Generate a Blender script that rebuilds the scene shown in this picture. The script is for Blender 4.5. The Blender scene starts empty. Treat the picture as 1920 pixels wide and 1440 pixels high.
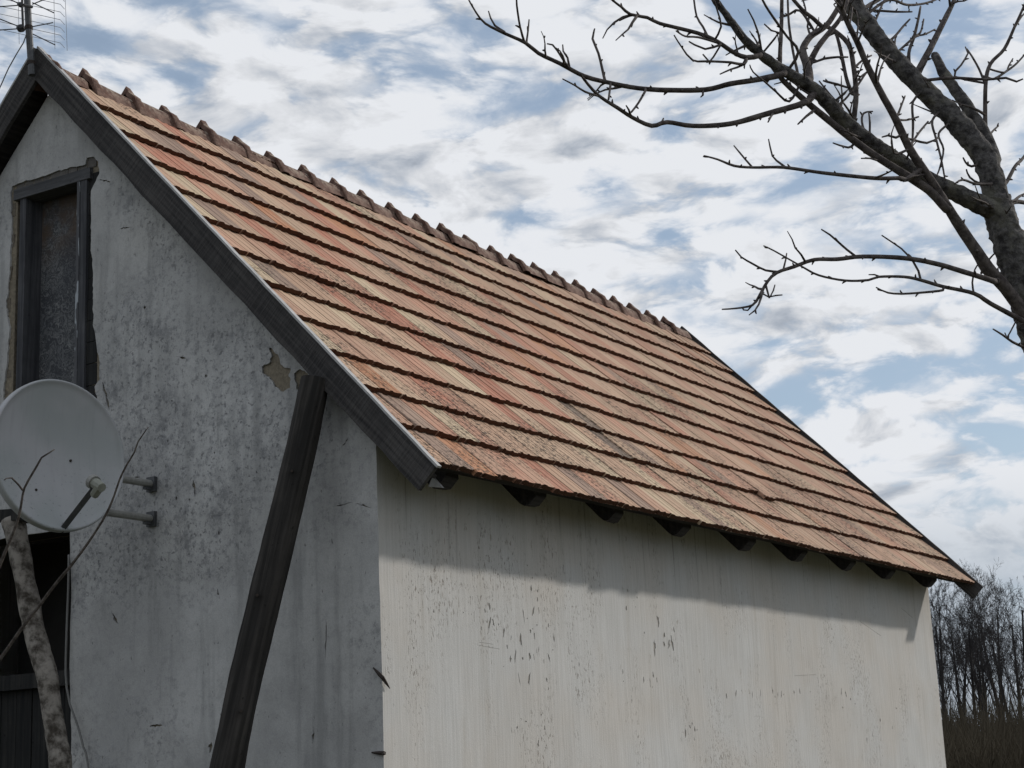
import bpy, math, random
from math import radians, sin, cos, pi, sqrt
from mathutils import Vector, Matrix, noise
from mathutils.geometry import delaunay_2d_cdt
R = random.Random(7)
SC = bpy.context.scene
COL = SC.collection
V = Vector

# ------------------------------------------------------------------ camera
CAM = V((-6.9642, -5.2461, 1.6))
AZ, PITCH, ROLL, FPX = radians(32.279), radians(12.998), radians(-2.439), 3198.4
fw = V((cos(PITCH)*cos(AZ), cos(PITCH)*sin(AZ), sin(PITCH)))
r0 = V((sin(AZ), -cos(AZ), 0)); u0 = r0.cross(fw)
rt = cos(ROLL)*r0 + sin(ROLL)*u0
up = -sin(ROLL)*r0 + cos(ROLL)*u0
cd = bpy.data.cameras.new('camera'); cam = bpy.data.objects.new('camera', cd); COL.objects.link(cam)
cd.sensor_fit = 'HORIZONTAL'; cd.sensor_width = 36; cd.lens = FPX/1920*36; cd.clip_start = .05; cd.clip_end = 6000
cam.matrix_world = Matrix(((rt.x, up.x, -fw.x, CAM.x), (rt.y, up.y, -fw.y, CAM.y), (rt.z, up.z, -fw.z, CAM.z), (0, 0, 0, 1)))
SC.camera = cam
# ------------------------------------------------------------------ light
SUN = V((.80, -.40, .445)).normalized()
sl = bpy.data.lights.new('sun', 'SUN'); so = bpy.data.objects.new('sun', sl); COL.objects.link(so)
sl.energy = 2.8; sl.angle = radians(2.2); sl.color = (1, .945, .875)
so.rotation_euler = SUN.to_track_quat('Z', 'Y').to_euler(); so.location = (20, -10, 20)
W = bpy.data.worlds.new('World'); SC.world = W; W.use_nodes = True
SC.view_settings.view_transform = 'Standard'; SC.view_settings.look = 'None'
SC.view_settings.exposure = 0; SC.view_settings.gamma = 1


class NT:
    """small helper to write node graphs"""
    def __init__(s, tree): s.t = tree; s.n = tree.nodes; s.l = tree.links
    def put(s, sock, v):
        if v is None: return
        if hasattr(v, 'is_output'): s.l.new(v, sock)
        elif isinstance(v, (tuple, list)) and len(v) == 3 and sock.type == 'RGBA': sock.default_value = (*v, 1)
        else: sock.default_value = v
    def math(s, op, a, b=None, c=None, clamp=False):
        n = s.n.new('ShaderNodeMath'); n.operation = op; n.use_clamp = clamp
        for i, v in enumerate((a, b, c)): s.put(n.inputs[i], v)
        return n.outputs[0]
    def vmath(s, op, a, b=None, scale=None):
        n = s.n.new('ShaderNodeVectorMath'); n.operation = op
        s.put(n.inputs[0], a); s.put(n.inputs[1], b)
        if scale is not None: s.put(n.inputs['Scale'], scale)
        return n.outputs['Value'] if op in ('LENGTH', 'DOT_PRODUCT') else n.outputs[0]
    def noise(s, vec, scale=1, detail=4, rough=.5, dist=0, col=False):
        n = s.n.new('ShaderNodeTexNoise')
        s.put(n.inputs['Vector'], vec); n.inputs['Scale'].default_value = scale
        n.inputs['Detail'].default_value = detail; n.inputs['Roughness'].default_value = rough; n.inputs['Distortion'].default_value = dist
        return n.outputs['Color' if col else 'Fac']
    def voro(s, vec, scale=1, feature='F1', out='Distance', rnd=1):
        n = s.n.new('ShaderNodeTexVoronoi'); n.feature = feature
        s.put(n.inputs['Vector'], vec); n.inputs['Scale'].default_value = scale; n.inputs['Randomness'].default_value = rnd
        return n.outputs[out]
    def scale(s, vec, xyz): return s.vmath('MULTIPLY', vec, xyz)
    def step(s, v, a, b, lo=0., hi=1.):
        n = s.n.new('ShaderNodeMapRange'); n.interpolation_type = 'SMOOTHSTEP'
        for i, x in enumerate((v, a, b, lo, hi)): s.put(n.inputs[i], x)
        return n.outputs[0]
    def mix(s, f, a, b, mode='MIX'):
        n = s.n.new('ShaderNodeMix'); n.data_type = 'RGBA'; n.blend_type = mode
        s.put(n.inputs['Factor'], f); s.put(n.inputs[6], a); s.put(n.inputs[7], b)
        return n.outputs[2]
    def sep(s, v):
        n = s.n.new('ShaderNodeSeparateXYZ'); s.put(n.inputs[0], v); return n.outputs
    def comb(s, x, y, z):
        n = s.n.new('ShaderNodeCombineXYZ')
        for i, v in enumerate((x, y, z)): s.put(n.inputs[i], v)
        return n.outputs[0]
    def obj(s): return s.n.new('ShaderNodeTexCoord').outputs['Object']
    def pos(s): return s.n.new('ShaderNodeNewGeometry').outputs['Position']
    def bump(s, h, dist=.01, strength=1., normal=None):
        n = s.n.new('ShaderNodeBump'); n.inputs['Distance'].default_value = dist; n.inputs['Strength'].default_value = strength
        s.put(n.inputs['Height'], h)
        if normal is not None: s.put(n.inputs['Normal'], normal)
        return n.outputs[0]


def material(name, fn):
    m = bpy.data.materials.new(name); m.use_nodes = True; t = m.node_tree; t.nodes.clear()
    N = NT(t); o = t.nodes.new('ShaderNodeOutputMaterial'); p = t.nodes.new('ShaderNodeBsdfPrincipled')
    t.links.new(p.outputs[0], o.inputs[0]); p.inputs['Specular IOR Level'].default_value = .3
    d = fn(N)
    N.put(p.inputs['Base Color'], d.get('color', (.5, .5, .5))); N.put(p.inputs['Roughness'], d.get('rough', .85))
    N.put(p.inputs['Metallic'], d.get('metal', 0.)); N.put(p.inputs['Normal'], d.get('normal'))
    if 'spec' in d: p.inputs['Specular IOR Level'].default_value = d['spec']
    return m


# ------------------------------------------------------------------ sky with broken cloud
OFFS = (3.7, 1.9, .83)
def sky():
    t = W.node_tree; t.nodes.clear(); N = NT(t)
    out = t.nodes.new('ShaderNodeOutputWorld'); bg = t.nodes.new('ShaderNodeBackground'); t.links.new(bg.outputs[0], out.inputs[0])
    st = t.nodes.new('ShaderNodeTexSky'); st.sky_type = 'NISHITA'; st.sun_disc = False
    st.sun_elevation = math.asin(SUN.z); st.sun_rotation = math.atan2(SUN.x, SUN.y)
    st.air_density = 1.0; st.dust_density = .6; st.ozone_density = 1.5
    d = N.vmath('NORMALIZE', t.nodes.new('ShaderNodeTexCoord').outputs['Generated'])
    x, y, z = N.sep(d)
    zc = N.math("ADD", N.math("MAXIMUM", z, 0.), .42)
    p = N.comb(N.math('DIVIDE', x, zc), N.math('DIVIDE', y, zc), N.math('MULTIPLY', z, 2.5))
    p = N.vmath('ADD', p, OFFS)
    warp = N.vmath('SCALE', N.vmath('SUBTRACT', N.noise(p, 6., 2, .5, col=True), (.5, .5, .5)), scale=.10)
    pw = N.vmath('ADD', p, warp)
    big = N.noise(pw, 4.8, 3, .5)
    n1 = N.noise(pw, 15., 6, .56)
    n2 = N.noise(N.vmath('ADD', pw, (.018, -.012, .03)), 15., 6, .56)
    fine = N.noise(pw, 40., 3, .6)
    pv = N.vmath('ADD', pw, N.vmath('SCALE', N.vmath('SUBTRACT', N.noise(pw, 30., 4, .6, col=True), (.5, .5, .5)), scale=.06))
    puff = N.math('SUBTRACT', .55, N.voro(pv, 16., 'F1'))
    puff2 = N.math('SUBTRACT', .55, N.voro(N.vmath('ADD', pv, (.02, -.014, .03)), 16., 'F1'))
    dens = N.math('ADD', N.math('MULTIPLY', n1, .55), N.math('ADD', N.math('MULTIPLY', big, .58), N.math('ADD', N.math('MULTIPLY', fine, .08), N.math('MULTIPLY', puff, .20))))
    mask = N.step(dens, .48, .63)
    thick = N.step(dens, .60, .84)
    rel = N.math('ADD', N.math('MULTIPLY', N.math('SUBTRACT', n1, n2), 1.1), N.math('MULTIPLY', N.math('SUBTRACT', puff, puff2), .55))
    sd = N.vmath('DOT_PRODUCT', d, tuple(SUN))
    glow = N.step(sd, -.3, .95, .0, 1.)
    br = N.math('ADD', N.math("ADD", .90, N.math('MULTIPLY', thick, -.25)), N.math('ADD', rel, N.math('MULTIPLY', glow, .12)))
    br = N.math('MAXIMUM', N.math('MINIMUM', br, 1.03), .5)
    tint = N.mix(N.step(br, .5, .95), (.82, .915, 1.06), (.96, .985, 1.03))
    ccol = N.vmath('SCALE', tint, scale=N.math('MULTIPLY', br, 8.4))
    blue = N.vmath('MULTIPLY', st.outputs[0], (1.02, 1.0, .96))
    # thin veil keeps the gaps pale
    blue = N.mix(N.step(dens, .42, .60, .42, .7), blue, (4.6, 5.6, 7.0))
    c = N.mix(mask, blue, ccol)
    # pale bank of cloud low down
    c = N.mix(N.step(z, .075, .17, .9, 0.), c, (4.7, 5.35, 6.1))
    c = N.mix(N.step(z, -.03, .0, 1., 0.), c, (1.2, 1.1, 1.0))
    t.links.new(c, bg.inputs[0]); bg.inputs[1].default_value = .096
sky()


# ------------------------------------------------------------------ pixel / point helpers
def ray(px, py):
    return (fw*FPX + rt*(px-960) - up*(py-720)).normalized()
def at(px, py, depth):
    d = ray(px, py); return CAM + d*(depth/d.dot(fw))
def on_x(px, py, X):
    d = ray(px, py); return CAM + d*((X-CAM.x)/d.x)
def on_y(px, py, Y):
    d = ray(px, py); return CAM + d*((Y-CAM.y)/d.y)
def depth_of(p): return (p-CAM).dot(fw)


# ------------------------------------------------------------------ mesh helpers
class MB:
    def __init__(s): s.v = []; s.f = []; s.c = []
    def add(s, vs, fs, c=None):
        k = len(s.v); s.v += [tuple(v) for v in vs]; s.f += [tuple(i+k for i in f) for f in fs]
        if c is not None: s.c += [c]*len(fs)
        return s
    def box(s, a, b):
        (x0, y0, z0), (x1, y1, z1) = a, b
        return s.add([(x0, y0, z0), (x1, y0, z0), (x1, y1, z0), (x0, y1, z0), (x0, y0, z1), (x1, y0, z1), (x1, y1, z1), (x0, y1, z1)],
                     [(0, 3, 2, 1), (4, 5, 6, 7), (0, 1, 5, 4), (1, 2, 6, 5), (2, 3, 7, 6), (3, 0, 4, 7)])
    def tube(s, pts, rad, sides=8, cap=True, rough=0., seed=0., prof=None, freq=9.):
        """pts list of Vectors; rad list or number; rough = relative radial noise"""
        n = len(pts); rs = rad if isinstance(rad, (list, tuple)) else [rad]*n
        T = []
        for i in range(n):
            t = (pts[min(i+1, n-1)]-pts[max(i-1, 0)]); T.append(t.normalized() if t.length > 1e-9 else V((0, 0, 1)))
        a = V((0, 0, 1)) if abs(T[0].z) < .9 else V((1, 0, 0))
        nx = T[0].cross(a).normalized(); vs = []
        for i in range(n):
            nx = (nx - T[i]*nx.dot(T[i])).normalized(); ny = T[i].cross(nx)
            for k in range(sides):
                g = 2*pi*k/sides; d = nx*cos(g)+ny*sin(g); r = rs[i]
                if prof: r *= prof[k % len(prof)]
                if rough:
                    q = pts[i]+d*rs[i]
                    r *= 1+rough*(noise.noise(q*freq+V((seed, 0, 0)))*1.2+noise.noise(q*freq*3.3+V((0, seed, 5)))*.8)
                vs.append(pts[i]+d*r)
        fs = [(i*sides+k, i*sides+(k+1) % sides, (i+1)*sides+(k+1) % sides, (i+1)*sides+k) for i in range(n-1) for k in range(sides)]
        if cap: fs += [tuple(range(sides))[::-1], tuple((n-1)*sides+k for k in range(sides))]
        return s.add(vs, fs)
    def build(s, name, mat, parent=None, smooth=False, mw=None):
        me = bpy.data.meshes.new(name); me.from_pydata(s.v, [], s.f); me.update()
        if smooth: me.shade_smooth()
        o = bpy.data.objects.new(name, me); COL.objects.link(o)
        if mat: me.materials.append(mat)
        if parent: o.parent = parent
        if mw is not None: o.matrix_local = mw
        return o
def tag(o, label=None, cat=None, group=None, kind=None):
    for k, v in (('label', label), ('category', cat), ('group', group), ('kind', kind)):
        if v: o[k] = v
    return o
def empty(name, loc=(0, 0, 0)):
    o = bpy.data.objects.new(name, None); COL.objects.link(o); o.location = loc; o.empty_display_size = .2; return o
def resample(pts, step):
    """smooth polyline of (Vector, radius) -> denser lists"""
    P = [p for p, _ in pts]; Q = [r for _, r in pts]; op = []; orad = []
    for i in range(len(P)-1):
        p0, p1, p2, p3 = P[max(i-1, 0)], P[i], P[i+1], P[min(i+2, len(P)-1)]
        n = max(1, int((p2-p1).length/step))
        for k in range(n):
            t = k/n
            op.append(.5*((2*p1)+(p2-p0)*t+(2*p0-5*p1+4*p2-p3)*t*t+(3*p1-p0-3*p2+p3)*t**3))
            orad.append(Q[i]*(1-t)+Q[i+1]*t)
    op.append(P[-1]); orad.append(Q[-1])
    return op, orad


# ------------------------------------------------------------------ materials
def m_eave(N):
    p = N.obj()
    streak = N.noise(N.scale(p, (55, 55, 2.2)), 1, 4, .6)
    wide = N.noise(N.scale(p, (9, 9, .7)), 1, 3, .5)
    blot = N.noise(p, 1.1, 4, .55)
    c = N.mix(N.step(blot, .36, .64), (.51, .487, .455), (.515, .515, .505))
    c = N.mix(N.step(streak, .34, .66), N.mix(.16, c, (.2, .185, .16)), c)
    c = N.mix(N.step(wide, .56, .74, 0, .30), c, (.33, .30, .255))
    pit = N.noise(N.scale(p, (85, 85, 30)), 1, 3, .6)
    pm = N.noise(N.scale(p, (2.2, 2.2, 1.0)), 1, 4, .6)
    pits = N.math('MULTIPLY', N.step(pit, .575, .65), N.step(pm, .46, .66))
    c = N.mix(N.math('MULTIPLY', pits, .75), c, (.17, .145, .12))
    fl = N.noise(N.scale(p, (26, 26, 10)), 1, 5, .7); fm = N.noise(N.scale(p, (1.3, 1.3, .9)), 1, 3, .5, .5)
    flk = N.math('MULTIPLY', N.step(fl, .60, .66), N.step(fm, .52, .62))
    c = N.mix(N.math('MULTIPLY', flk, .6), c, (.235, .205, .165))
    fine = N.noise(p, 160, 3, .6)
    c = N.mix(N.step(fine, .3, .7, .10, 0.), c, (.2, .2, .19))
    # rain drips under the eave
    z = N.sep(p)[2]
    drip = N.noise(N.scale(p, (26, 26, .35)), 1, 2, .5)
    c = N.mix(N.math('MULTIPLY', N.step(drip, .62, .68), N.step(z, 2.6, 3.1, 0, .45)), c, (.12, .10, .08))
    h = N.math('ADD', N.math('MULTIPLY', streak, .55), N.math('SUBTRACT', N.math('MULTIPLY', fine, .35), N.math('MULTIPLY', pits, .9)))
    return dict(color=c, rough=.93, spec=.15, normal=N.bump(h, .004, .8))
def m_gable(N):
    p = N.obj()
    blot = N.noise(p, 1.4, 5, .6)
    c = N.mix(N.step(blot, .35, .65), (.37, .372, .37), (.49, .492, .488))
    m1 = N.noise(p, .95, 3, .5, .4)
    # mould gathers mid-height
    z = N.sep(p)[2]; y = N.sep(p)[1]
    band = N.math('MULTIPLY', N.math('MULTIPLY', N.step(z, 2.3, 3.0), N.step(z, 4.7, 3.8)), N.step(y, .45, 1.1))
    pm = N.math('ADD', N.math('SUBTRACT', m1, .012), N.math('MULTIPLY', band, .16))
    patch = N.step(pm, .50, .68)
    cloud = N.noise(p, 7., 8, .78)
    c = N.mix(N.math('MULTIPLY', N.step(cloud, .47, .66), N.math('MULTIPLY', patch, .7)), c, (.145, .15, .16))
    sp = N.noise(p, 34, 4, .6)
    spk = N.math('MULTIPLY', N.step(sp, .56, .66), N.step(pm, .46, .64))
    c = N.mix(N.math('MULTIPLY', spk, .62), c, (.085, .087, .094))
    mid = N.noise(p, 18, 8, .8)
    c = N.mix(N.math('MULTIPLY', N.step(mid, .48, .62), N.step(pm, .40, .66, .16, .62)), c, (.155, .16, .17))
    sp2 = N.noise(N.scale(p, (60, 60, 28)), 1, 3, .5)
    spk2 = N.step(sp2, .68, .74)
    c = N.mix(N.math('MULTIPLY', spk2, .6), c, (.08, .08, .08))
    run = N.noise(N.scale(p, (8, 8, .8)), 1, 4, .6)
    c = N.mix(N.step(run, .48, .70, 0, .5), c, (.20, .205, .205))
    warm = N.noise(p, .7, 2)
    c = N.mix(N.step(warm, .5, .7, 0, .22), c, (.36, .33, .27))
    fine = N.noise(p, 120, 4, .65)
    c = N.mix(N.step(fine, .3, .7, .22, 0.), c, (.16, .16, .16))
    h = N.math('ADD', N.math('MULTIPLY', N.noise(p, 14, 5, .6), .8), N.math('SUBTRACT', N.math('MULTIPLY', fine, .25), N.math('MULTIPLY', N.math('ADD', spk, spk2), .35)))
    return dict(color=c, rough=.95, spec=.1, normal=N.bump(h, .005, .7))
def m_core(a, b):
    def f(N):
        p = N.obj(); n = N.noise(p, 9, 6, .65); k = N.noise(p, 60, 3, .6)
        c = N.mix(n, a, b); c = N.mix(N.step(k, .3, .7, .35, 0), c, (.05, .045, .04))
        return dict(color=c, rough=.97, spec=.1, normal=N.bump(N.math('ADD', n, N.math('MULTIPLY', k, .4)), .012, 1.))
    return f
def m_wood(dark, light, cross=0., scale=1., axis=0, rough=.85):
    """weathered wood; grain along the object's local axis"""
    def f(N):
        p = N.obj(); s = [38*scale]*3; s[axis] = 1.6*scale
        g = N.noise(N.scale(p, tuple(s)), 1, 5, .6, .3)
        b = N.noise(p, 5*scale, 4, .6)
        c = N.mix(N.step(g, .32, .68), dark, light)
        c = N.mix(N.step(b, .35, .7, .5, 0), c, dark)
        h = g
        if cross:
            s2 = [6*scale]*3; s2[axis] = 95*scale
            x = N.noise(N.scale(p, tuple(s2)), 1, 3, .6)
            c = N.mix(N.step(x, .42, .66, 0, cross), c, tuple(v*1.9 for v in light))
            h = N.math('ADD', N.math('MULTIPLY', g, .5), x)
        kn = N.noise(p, 26*scale, 3, .6)
        c = N.mix(N.step(kn, .66, .74, 0, .7), c, tuple(v*.4 for v in dark))
        return dict(color=c, rough=rough, spec=.2, normal=N.bump(h, .006, .9))
    return f
def m_tile(attr):
    def f(N):
        if attr:
            a = N.n.new('ShaderNodeAttribute'); a.attribute_name = 'tile_colour'; base = a.outputs['Color']
        else:
            base = N.n.new('ShaderNodeObjectInfo').outputs['Color']
        p = N.pos()
        ct, st = cos(SLOPE), sin(SLOPE)
        x, y, z = N.sep(p)
        s = N.math('ADD', N.math('MULTIPLY', y, ct), N.math('MULTIPLY', z, st))
        if attr: rnd = N.math('MULTIPLY', N.vmath('DOT_PRODUCT', base, (1., 1., 1.)), 731.)
        else: rnd = N.math('MULTIPLY', N.n.new('ShaderNodeObjectInfo').outputs['Random'], 97.)
        q = N.comb(x, N.math('MULTIPLY', s, .05), rnd)
        lines = N.noise(q, 40, 3, .6)
        c = N.mix(N.step(lines, .30, .50, .34, 0.), base, N.vmath('SCALE', base, scale=.42))
        c = N.mix(N.step(lines, .56, .74, 0., .14), c, (.52, .39, .28))
        bl = N.noise(p, 7, 5, .6)
        c = N.mix(N.step(bl, .40, .68, 0., .25), c, (.42, .32, .24))
        # lichen and soot speckle in patches, thicker towards the eave
        patch = N.noise(p, 1.5, 4, .6)
        low = N.math('SUBTRACT', patch, N.math('MULTIPLY', N.step(s, 2.4, 5.0), .085))
        sp = N.noise(p, 42, 4, .7)
        spk = N.math('MULTIPLY', N.step(sp, .50, .60), N.step(low, .435, .555))
        c = N.mix(N.math('MULTIPLY', spk, .82), c, (.075, .062, .048))
        sp3 = N.math('MULTIPLY', N.step(N.noise(p, 30, 4, .7), .60, .66), N.step(N.noise(p, 3., 3, .5), .5, .6))
        c = N.mix(N.math('MULTIPLY', sp3, .6), c, (.30, .30, .19))
        sp2 = N.noise(p, 65, 2, .5)
        c = N.mix(N.step(sp2, .66, .72, 0, .55), c, (.1, .07, .055))
        h = N.math('ADD', N.math('MULTIPLY', lines, .5), N.math('ADD', N.math('MULTIPLY', N.noise(p, 90, 3, .6), .4), spk))
        return dict(color=c, rough=.9, spec=.18, normal=N.bump(h, .004, .8))
    return f
def m_plain(col, var=.25, scale=20, rough=.6, metal=0., bump=.0, dark=None):
    def f(N):
        p = N.obj(); n = N.noise(p, scale, 5, .6); b = N.noise(p, scale*.17, 3, .5)
        dk = dark or tuple(v*(1-var*2) for v in col)
        c = N.mix(N.step(n, .35, .7, .5, 0), col, dk); c = N.mix(N.step(b, .4, .7, 0, .5), c, dk)
        d = dict(color=c, rough=rough, metal=metal)
        if bump: d['normal'] = N.bump(n, bump, .8)
        return d
    return f
def m_bark(a, b, scale=1., moss=None, bump=.01):
    def f(N):
        p = N.obj(); n = N.noise(p, 40*scale, 6, .65); v = N.voro(p, 55*scale, 'F1')
        c = N.mix(N.step(n, .35, .65), a, b)
        if moss: c = N.mix(N.step(N.noise(p, 9*scale, 4, .6), .52, .66, 0, .8), c, moss)
        return dict(color=c, rough=.95, spec=.1, normal=N.bump(N.math('ADD', n, N.math('MULTIPLY', v, .6)), bump, .9))
    return f
def m_ridge(N):
    p = N.obj(); n = N.noise(p, 11, 5, .65); k = N.noise(p, 55, 4, .65)
    c = N.mix(N.step(n, .38, .62), (.105, .058, .045), (.19, .125, .10))
    nz = N.sep(N.n.new('ShaderNodeNewGeometry').outputs['Normal'])[2]
    li = N.math('MULTIPLY', N.step(N.noise(p, 22, 4, .7), .46, .60), N.step(nz, .35, .85))
    c = N.mix(N.math('MULTIPLY', li, .75), c, (.40, .36, .29))
    c = N.mix(N.step(k, .35, .6, .5, 0), c, (.06, .042, .035))
    return dict(color=c, rough=.93, spec=.15, normal=N.bump(k, .006, .8))
def m_board(N):
    """weathered chipboard flakes"""
    p = N.obj()
    q = N.vmath('ADD', p, N.vmath('SCALE', N.noise(p, 6, 3, .6, col=True), scale=.5))
    a = N.noise(N.scale(q, (1, 26, 90)), 1, 3, .6); b = N.noise(N.scale(q, (1, 95, 22)), 1, 3, .6)
    c = N.mix(N.step(a, .45, .6), (.055, .058, .064), (.16, .165, .17))
    c = N.mix(N.step(b, .56, .68, 0, .7), c, (.27, .275, .275))
    z = N.sep(p)[2]
    c = N.mix(N.math('MULTIPLY', N.step(z, 4.75, 5.15), N.step(N.noise(p, 6, 4, .6), .3, .6)), c, (.10, .07, .05))
    c = N.mix(N.step(N.noise(p, 2.5, 4, .6), .4, .7, .45, 0), c, (.03, .034, .045))
    return dict(color=c, rough=.9, normal=N.bump(N.math('ADD', a, b), .003, .6))
def m_dish(N):
    p = N.obj(); x, y, z = N.sep(p)
    n = N.noise(p, 3.2, 3, .5); k = N.noise(p, 60, 4, .65)
    c = N.mix(N.step(n, .4, .65), (.31, .33, .335), (.36, .365, .38))
    low = N.step(y, .12, -.28)
    c = N.mix(N.math('MULTIPLY', N.step(k, .60, .68), N.math('MULTIPLY', low, .55)), c, (.12, .12, .11))
    c = N.mix(N.step(N.noise(N.scale(p, (24, 3, 3)), 1, 4, .6), .5, .75, 0, .2), c, (.2, .21, .2))
    return dict(color=c, rough=.6, spec=.35)
def m_peel(N):
    p = N.obj(); f = N.step(N.noise(N.scale(p, (30, 40, 7)), 1, 3, .5), .52, .56)
    g = N.noise(N.scale(p, (40, 40, 2)), 1, 4, .6)
    c = N.mix(g, (.05, .052, .06), (.11, .112, .12)); c = N.mix(f, c, (.33, .36, .39))
    return dict(color=c, rough=.85, normal=N.bump(f, .002, 1.))

# ------------------------------------------------------------------ house dimensions
EAVE_Y, EAVE_Z, RIDGE_Y, RIDGE_Z = -.393, 3.169, 2.415, 6.085
WALL_L, WALL_W = 8.36, 4.83
X0, X1 = -.088, 8.52
SLOPE = math.atan2(RIDGE_Z-EAVE_Z, RIDGE_Y-EAVE_Y)
SLEN = sqrt((RIDGE_Z-EAVE_Z)**2+(RIDGE_Y-EAVE_Y)**2)
UPS = V((0, cos(SLOPE), sin(SLOPE))); NRM = V((0, -sin(SLOPE), cos(SLOPE)))
def roof_z(y):
    y = y if y <= RIDGE_Y else 2*RIDGE_Y-y
    return EAVE_Z+(y-EAVE_Y)*math.tan(SLOPE)
def sag(x, s): return -.028*sin(pi*min(max((x-X0)/(X1-X0), 0), 1))*(s/SLEN)+.006*noise.noise(V((x*.9, s*.8, 3)))
def roof_pt(x, s, h=0.): return V((x, EAVE_Y, EAVE_Z))+UPS*s+NRM*(h+sag(x, s))

M = {}
for n_, f_ in dict(
        eave=m_eave, gable=m_gable,
        core_grey=m_core((.33, .305, .265), (.43, .40, .355)), core_clay=m_core((.17, .15, .115), (.29, .25, .19)),
        barge=m_wood((.024, .023, .024), (.072, .068, .066), cross=.16), strip=m_plain((.42, .42, .42), .2, 30, .7),
        rafter=m_wood((.018, .017, .018), (.05, .046, .045)), lath=m_wood((.03, .025, .022), (.07, .055, .045)),
        tile=m_tile(False), tile_edge=m_core((.055, .025, .016), (.11, .050, .030)), tile_far=m_tile(True), ridge=m_ridge,  # tile_edge: mossy lip colour, darkened further to carry the lips' shade
        frame=m_wood((.035, .037, .043), (.10, .102, .11), axis=2), lintel=m_wood((.045, .046, .05), (.11, .112, .118), axis=1),
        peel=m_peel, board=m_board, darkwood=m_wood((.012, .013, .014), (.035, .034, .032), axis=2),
        prop=m_wood((.014, .013, .012), (.052, .047, .043), axis=2, scale=.8), dish=m_dish,
        galv=m_plain((.33, .33, .31), .2, 40, .5, .2), plastic=m_plain((.26, .27, .23), .2, 40, .5), black=m_plain((.03, .032, .036), .2, 40, .5),
        steel=m_plain((.10, .104, .11), .25, 60, .6, .3), wire=m_plain((.30, .31, .33), .1, 60, .5, .4),
        rust=m_plain((.05, .04, .035), .3, 60, .85), cable=m_plain((.17, .17, .165), .1, 30, .6),
        pole=m_bark((.05, .043, .036), (.26, .24, .215), .35, bump=.006), bark=m_bark((.04, .038, .039), (.13, .124, .12), 1., (.15, .145, .12)),
        twig=m_bark((.05, .043, .042), (.12, .105, .098), 1., bump=.003), shoot=m_bark((.04, .034, .03), (.10, .088, .078), 1., bump=.002),
        farbark=m_bark((.020, .019, .020), (.045, .042, .042), .2, bump=.02), fartwig=m_plain((.036, .033, .034), .2, .8, .95),
        reed=m_plain((.085, .070, .048), .3, .6, .95), brick=m_core((.10, .09, .075), (.20, .175, .14)), rubble=m_core((.09, .085, .08), (.17, .16, .15)), mortar=m_plain((.40, .39, .36), .2, 25, .95, 0, .006),
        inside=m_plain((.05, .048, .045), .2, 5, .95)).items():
    M[n_] = material(n_, f_)
def m_ground(N):
    p = N.obj(); n = N.noise(p, 1.7, 6, .6); b = N.noise(p, .15, 4, .5)
    c = N.mix(N.step(n, .35, .65), (.075, .065, .042), (.14, .125, .08)); c = N.mix(N.step(b, .4, .6, 0, .5), c, (.07, .085, .04))
    return dict(color=c, rough=.97, spec=.1, normal=N.bump(N.noise(p, 9, 6, .7), .05, 1.))
M['ground'] = material('ground', m_ground)

# ------------------------------------------------------------------ ground
def ground():
    mb = MB(); vs = []; rings = [0, 6, 14, 30, 60, 120, 260, 600, 1500, 4000]; k = 48
    vs.append((0, 0, 0))
    for r in rings[1:]:
        for i in range(k):
            a = 2*pi*i/k; x, y = r*cos(a), r*sin(a)
            vs.append((x, y, .12*noise.noise(V((x*.06, y*.06, 0))) if r > 14 else -.01))
    fs = [(0, 1+i, 1+(i+1) % k) for i in range(k)]
    for j in range(len(rings)-2):
        for i in range(k):
            a, b = 1+j*k+i, 1+j*k+(i+1) % k; fs.append((a, a+k, b+k, b))
    mb.add(vs, fs); tag(mb.build('ground', M['ground']), kind='structure')
ground()

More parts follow.
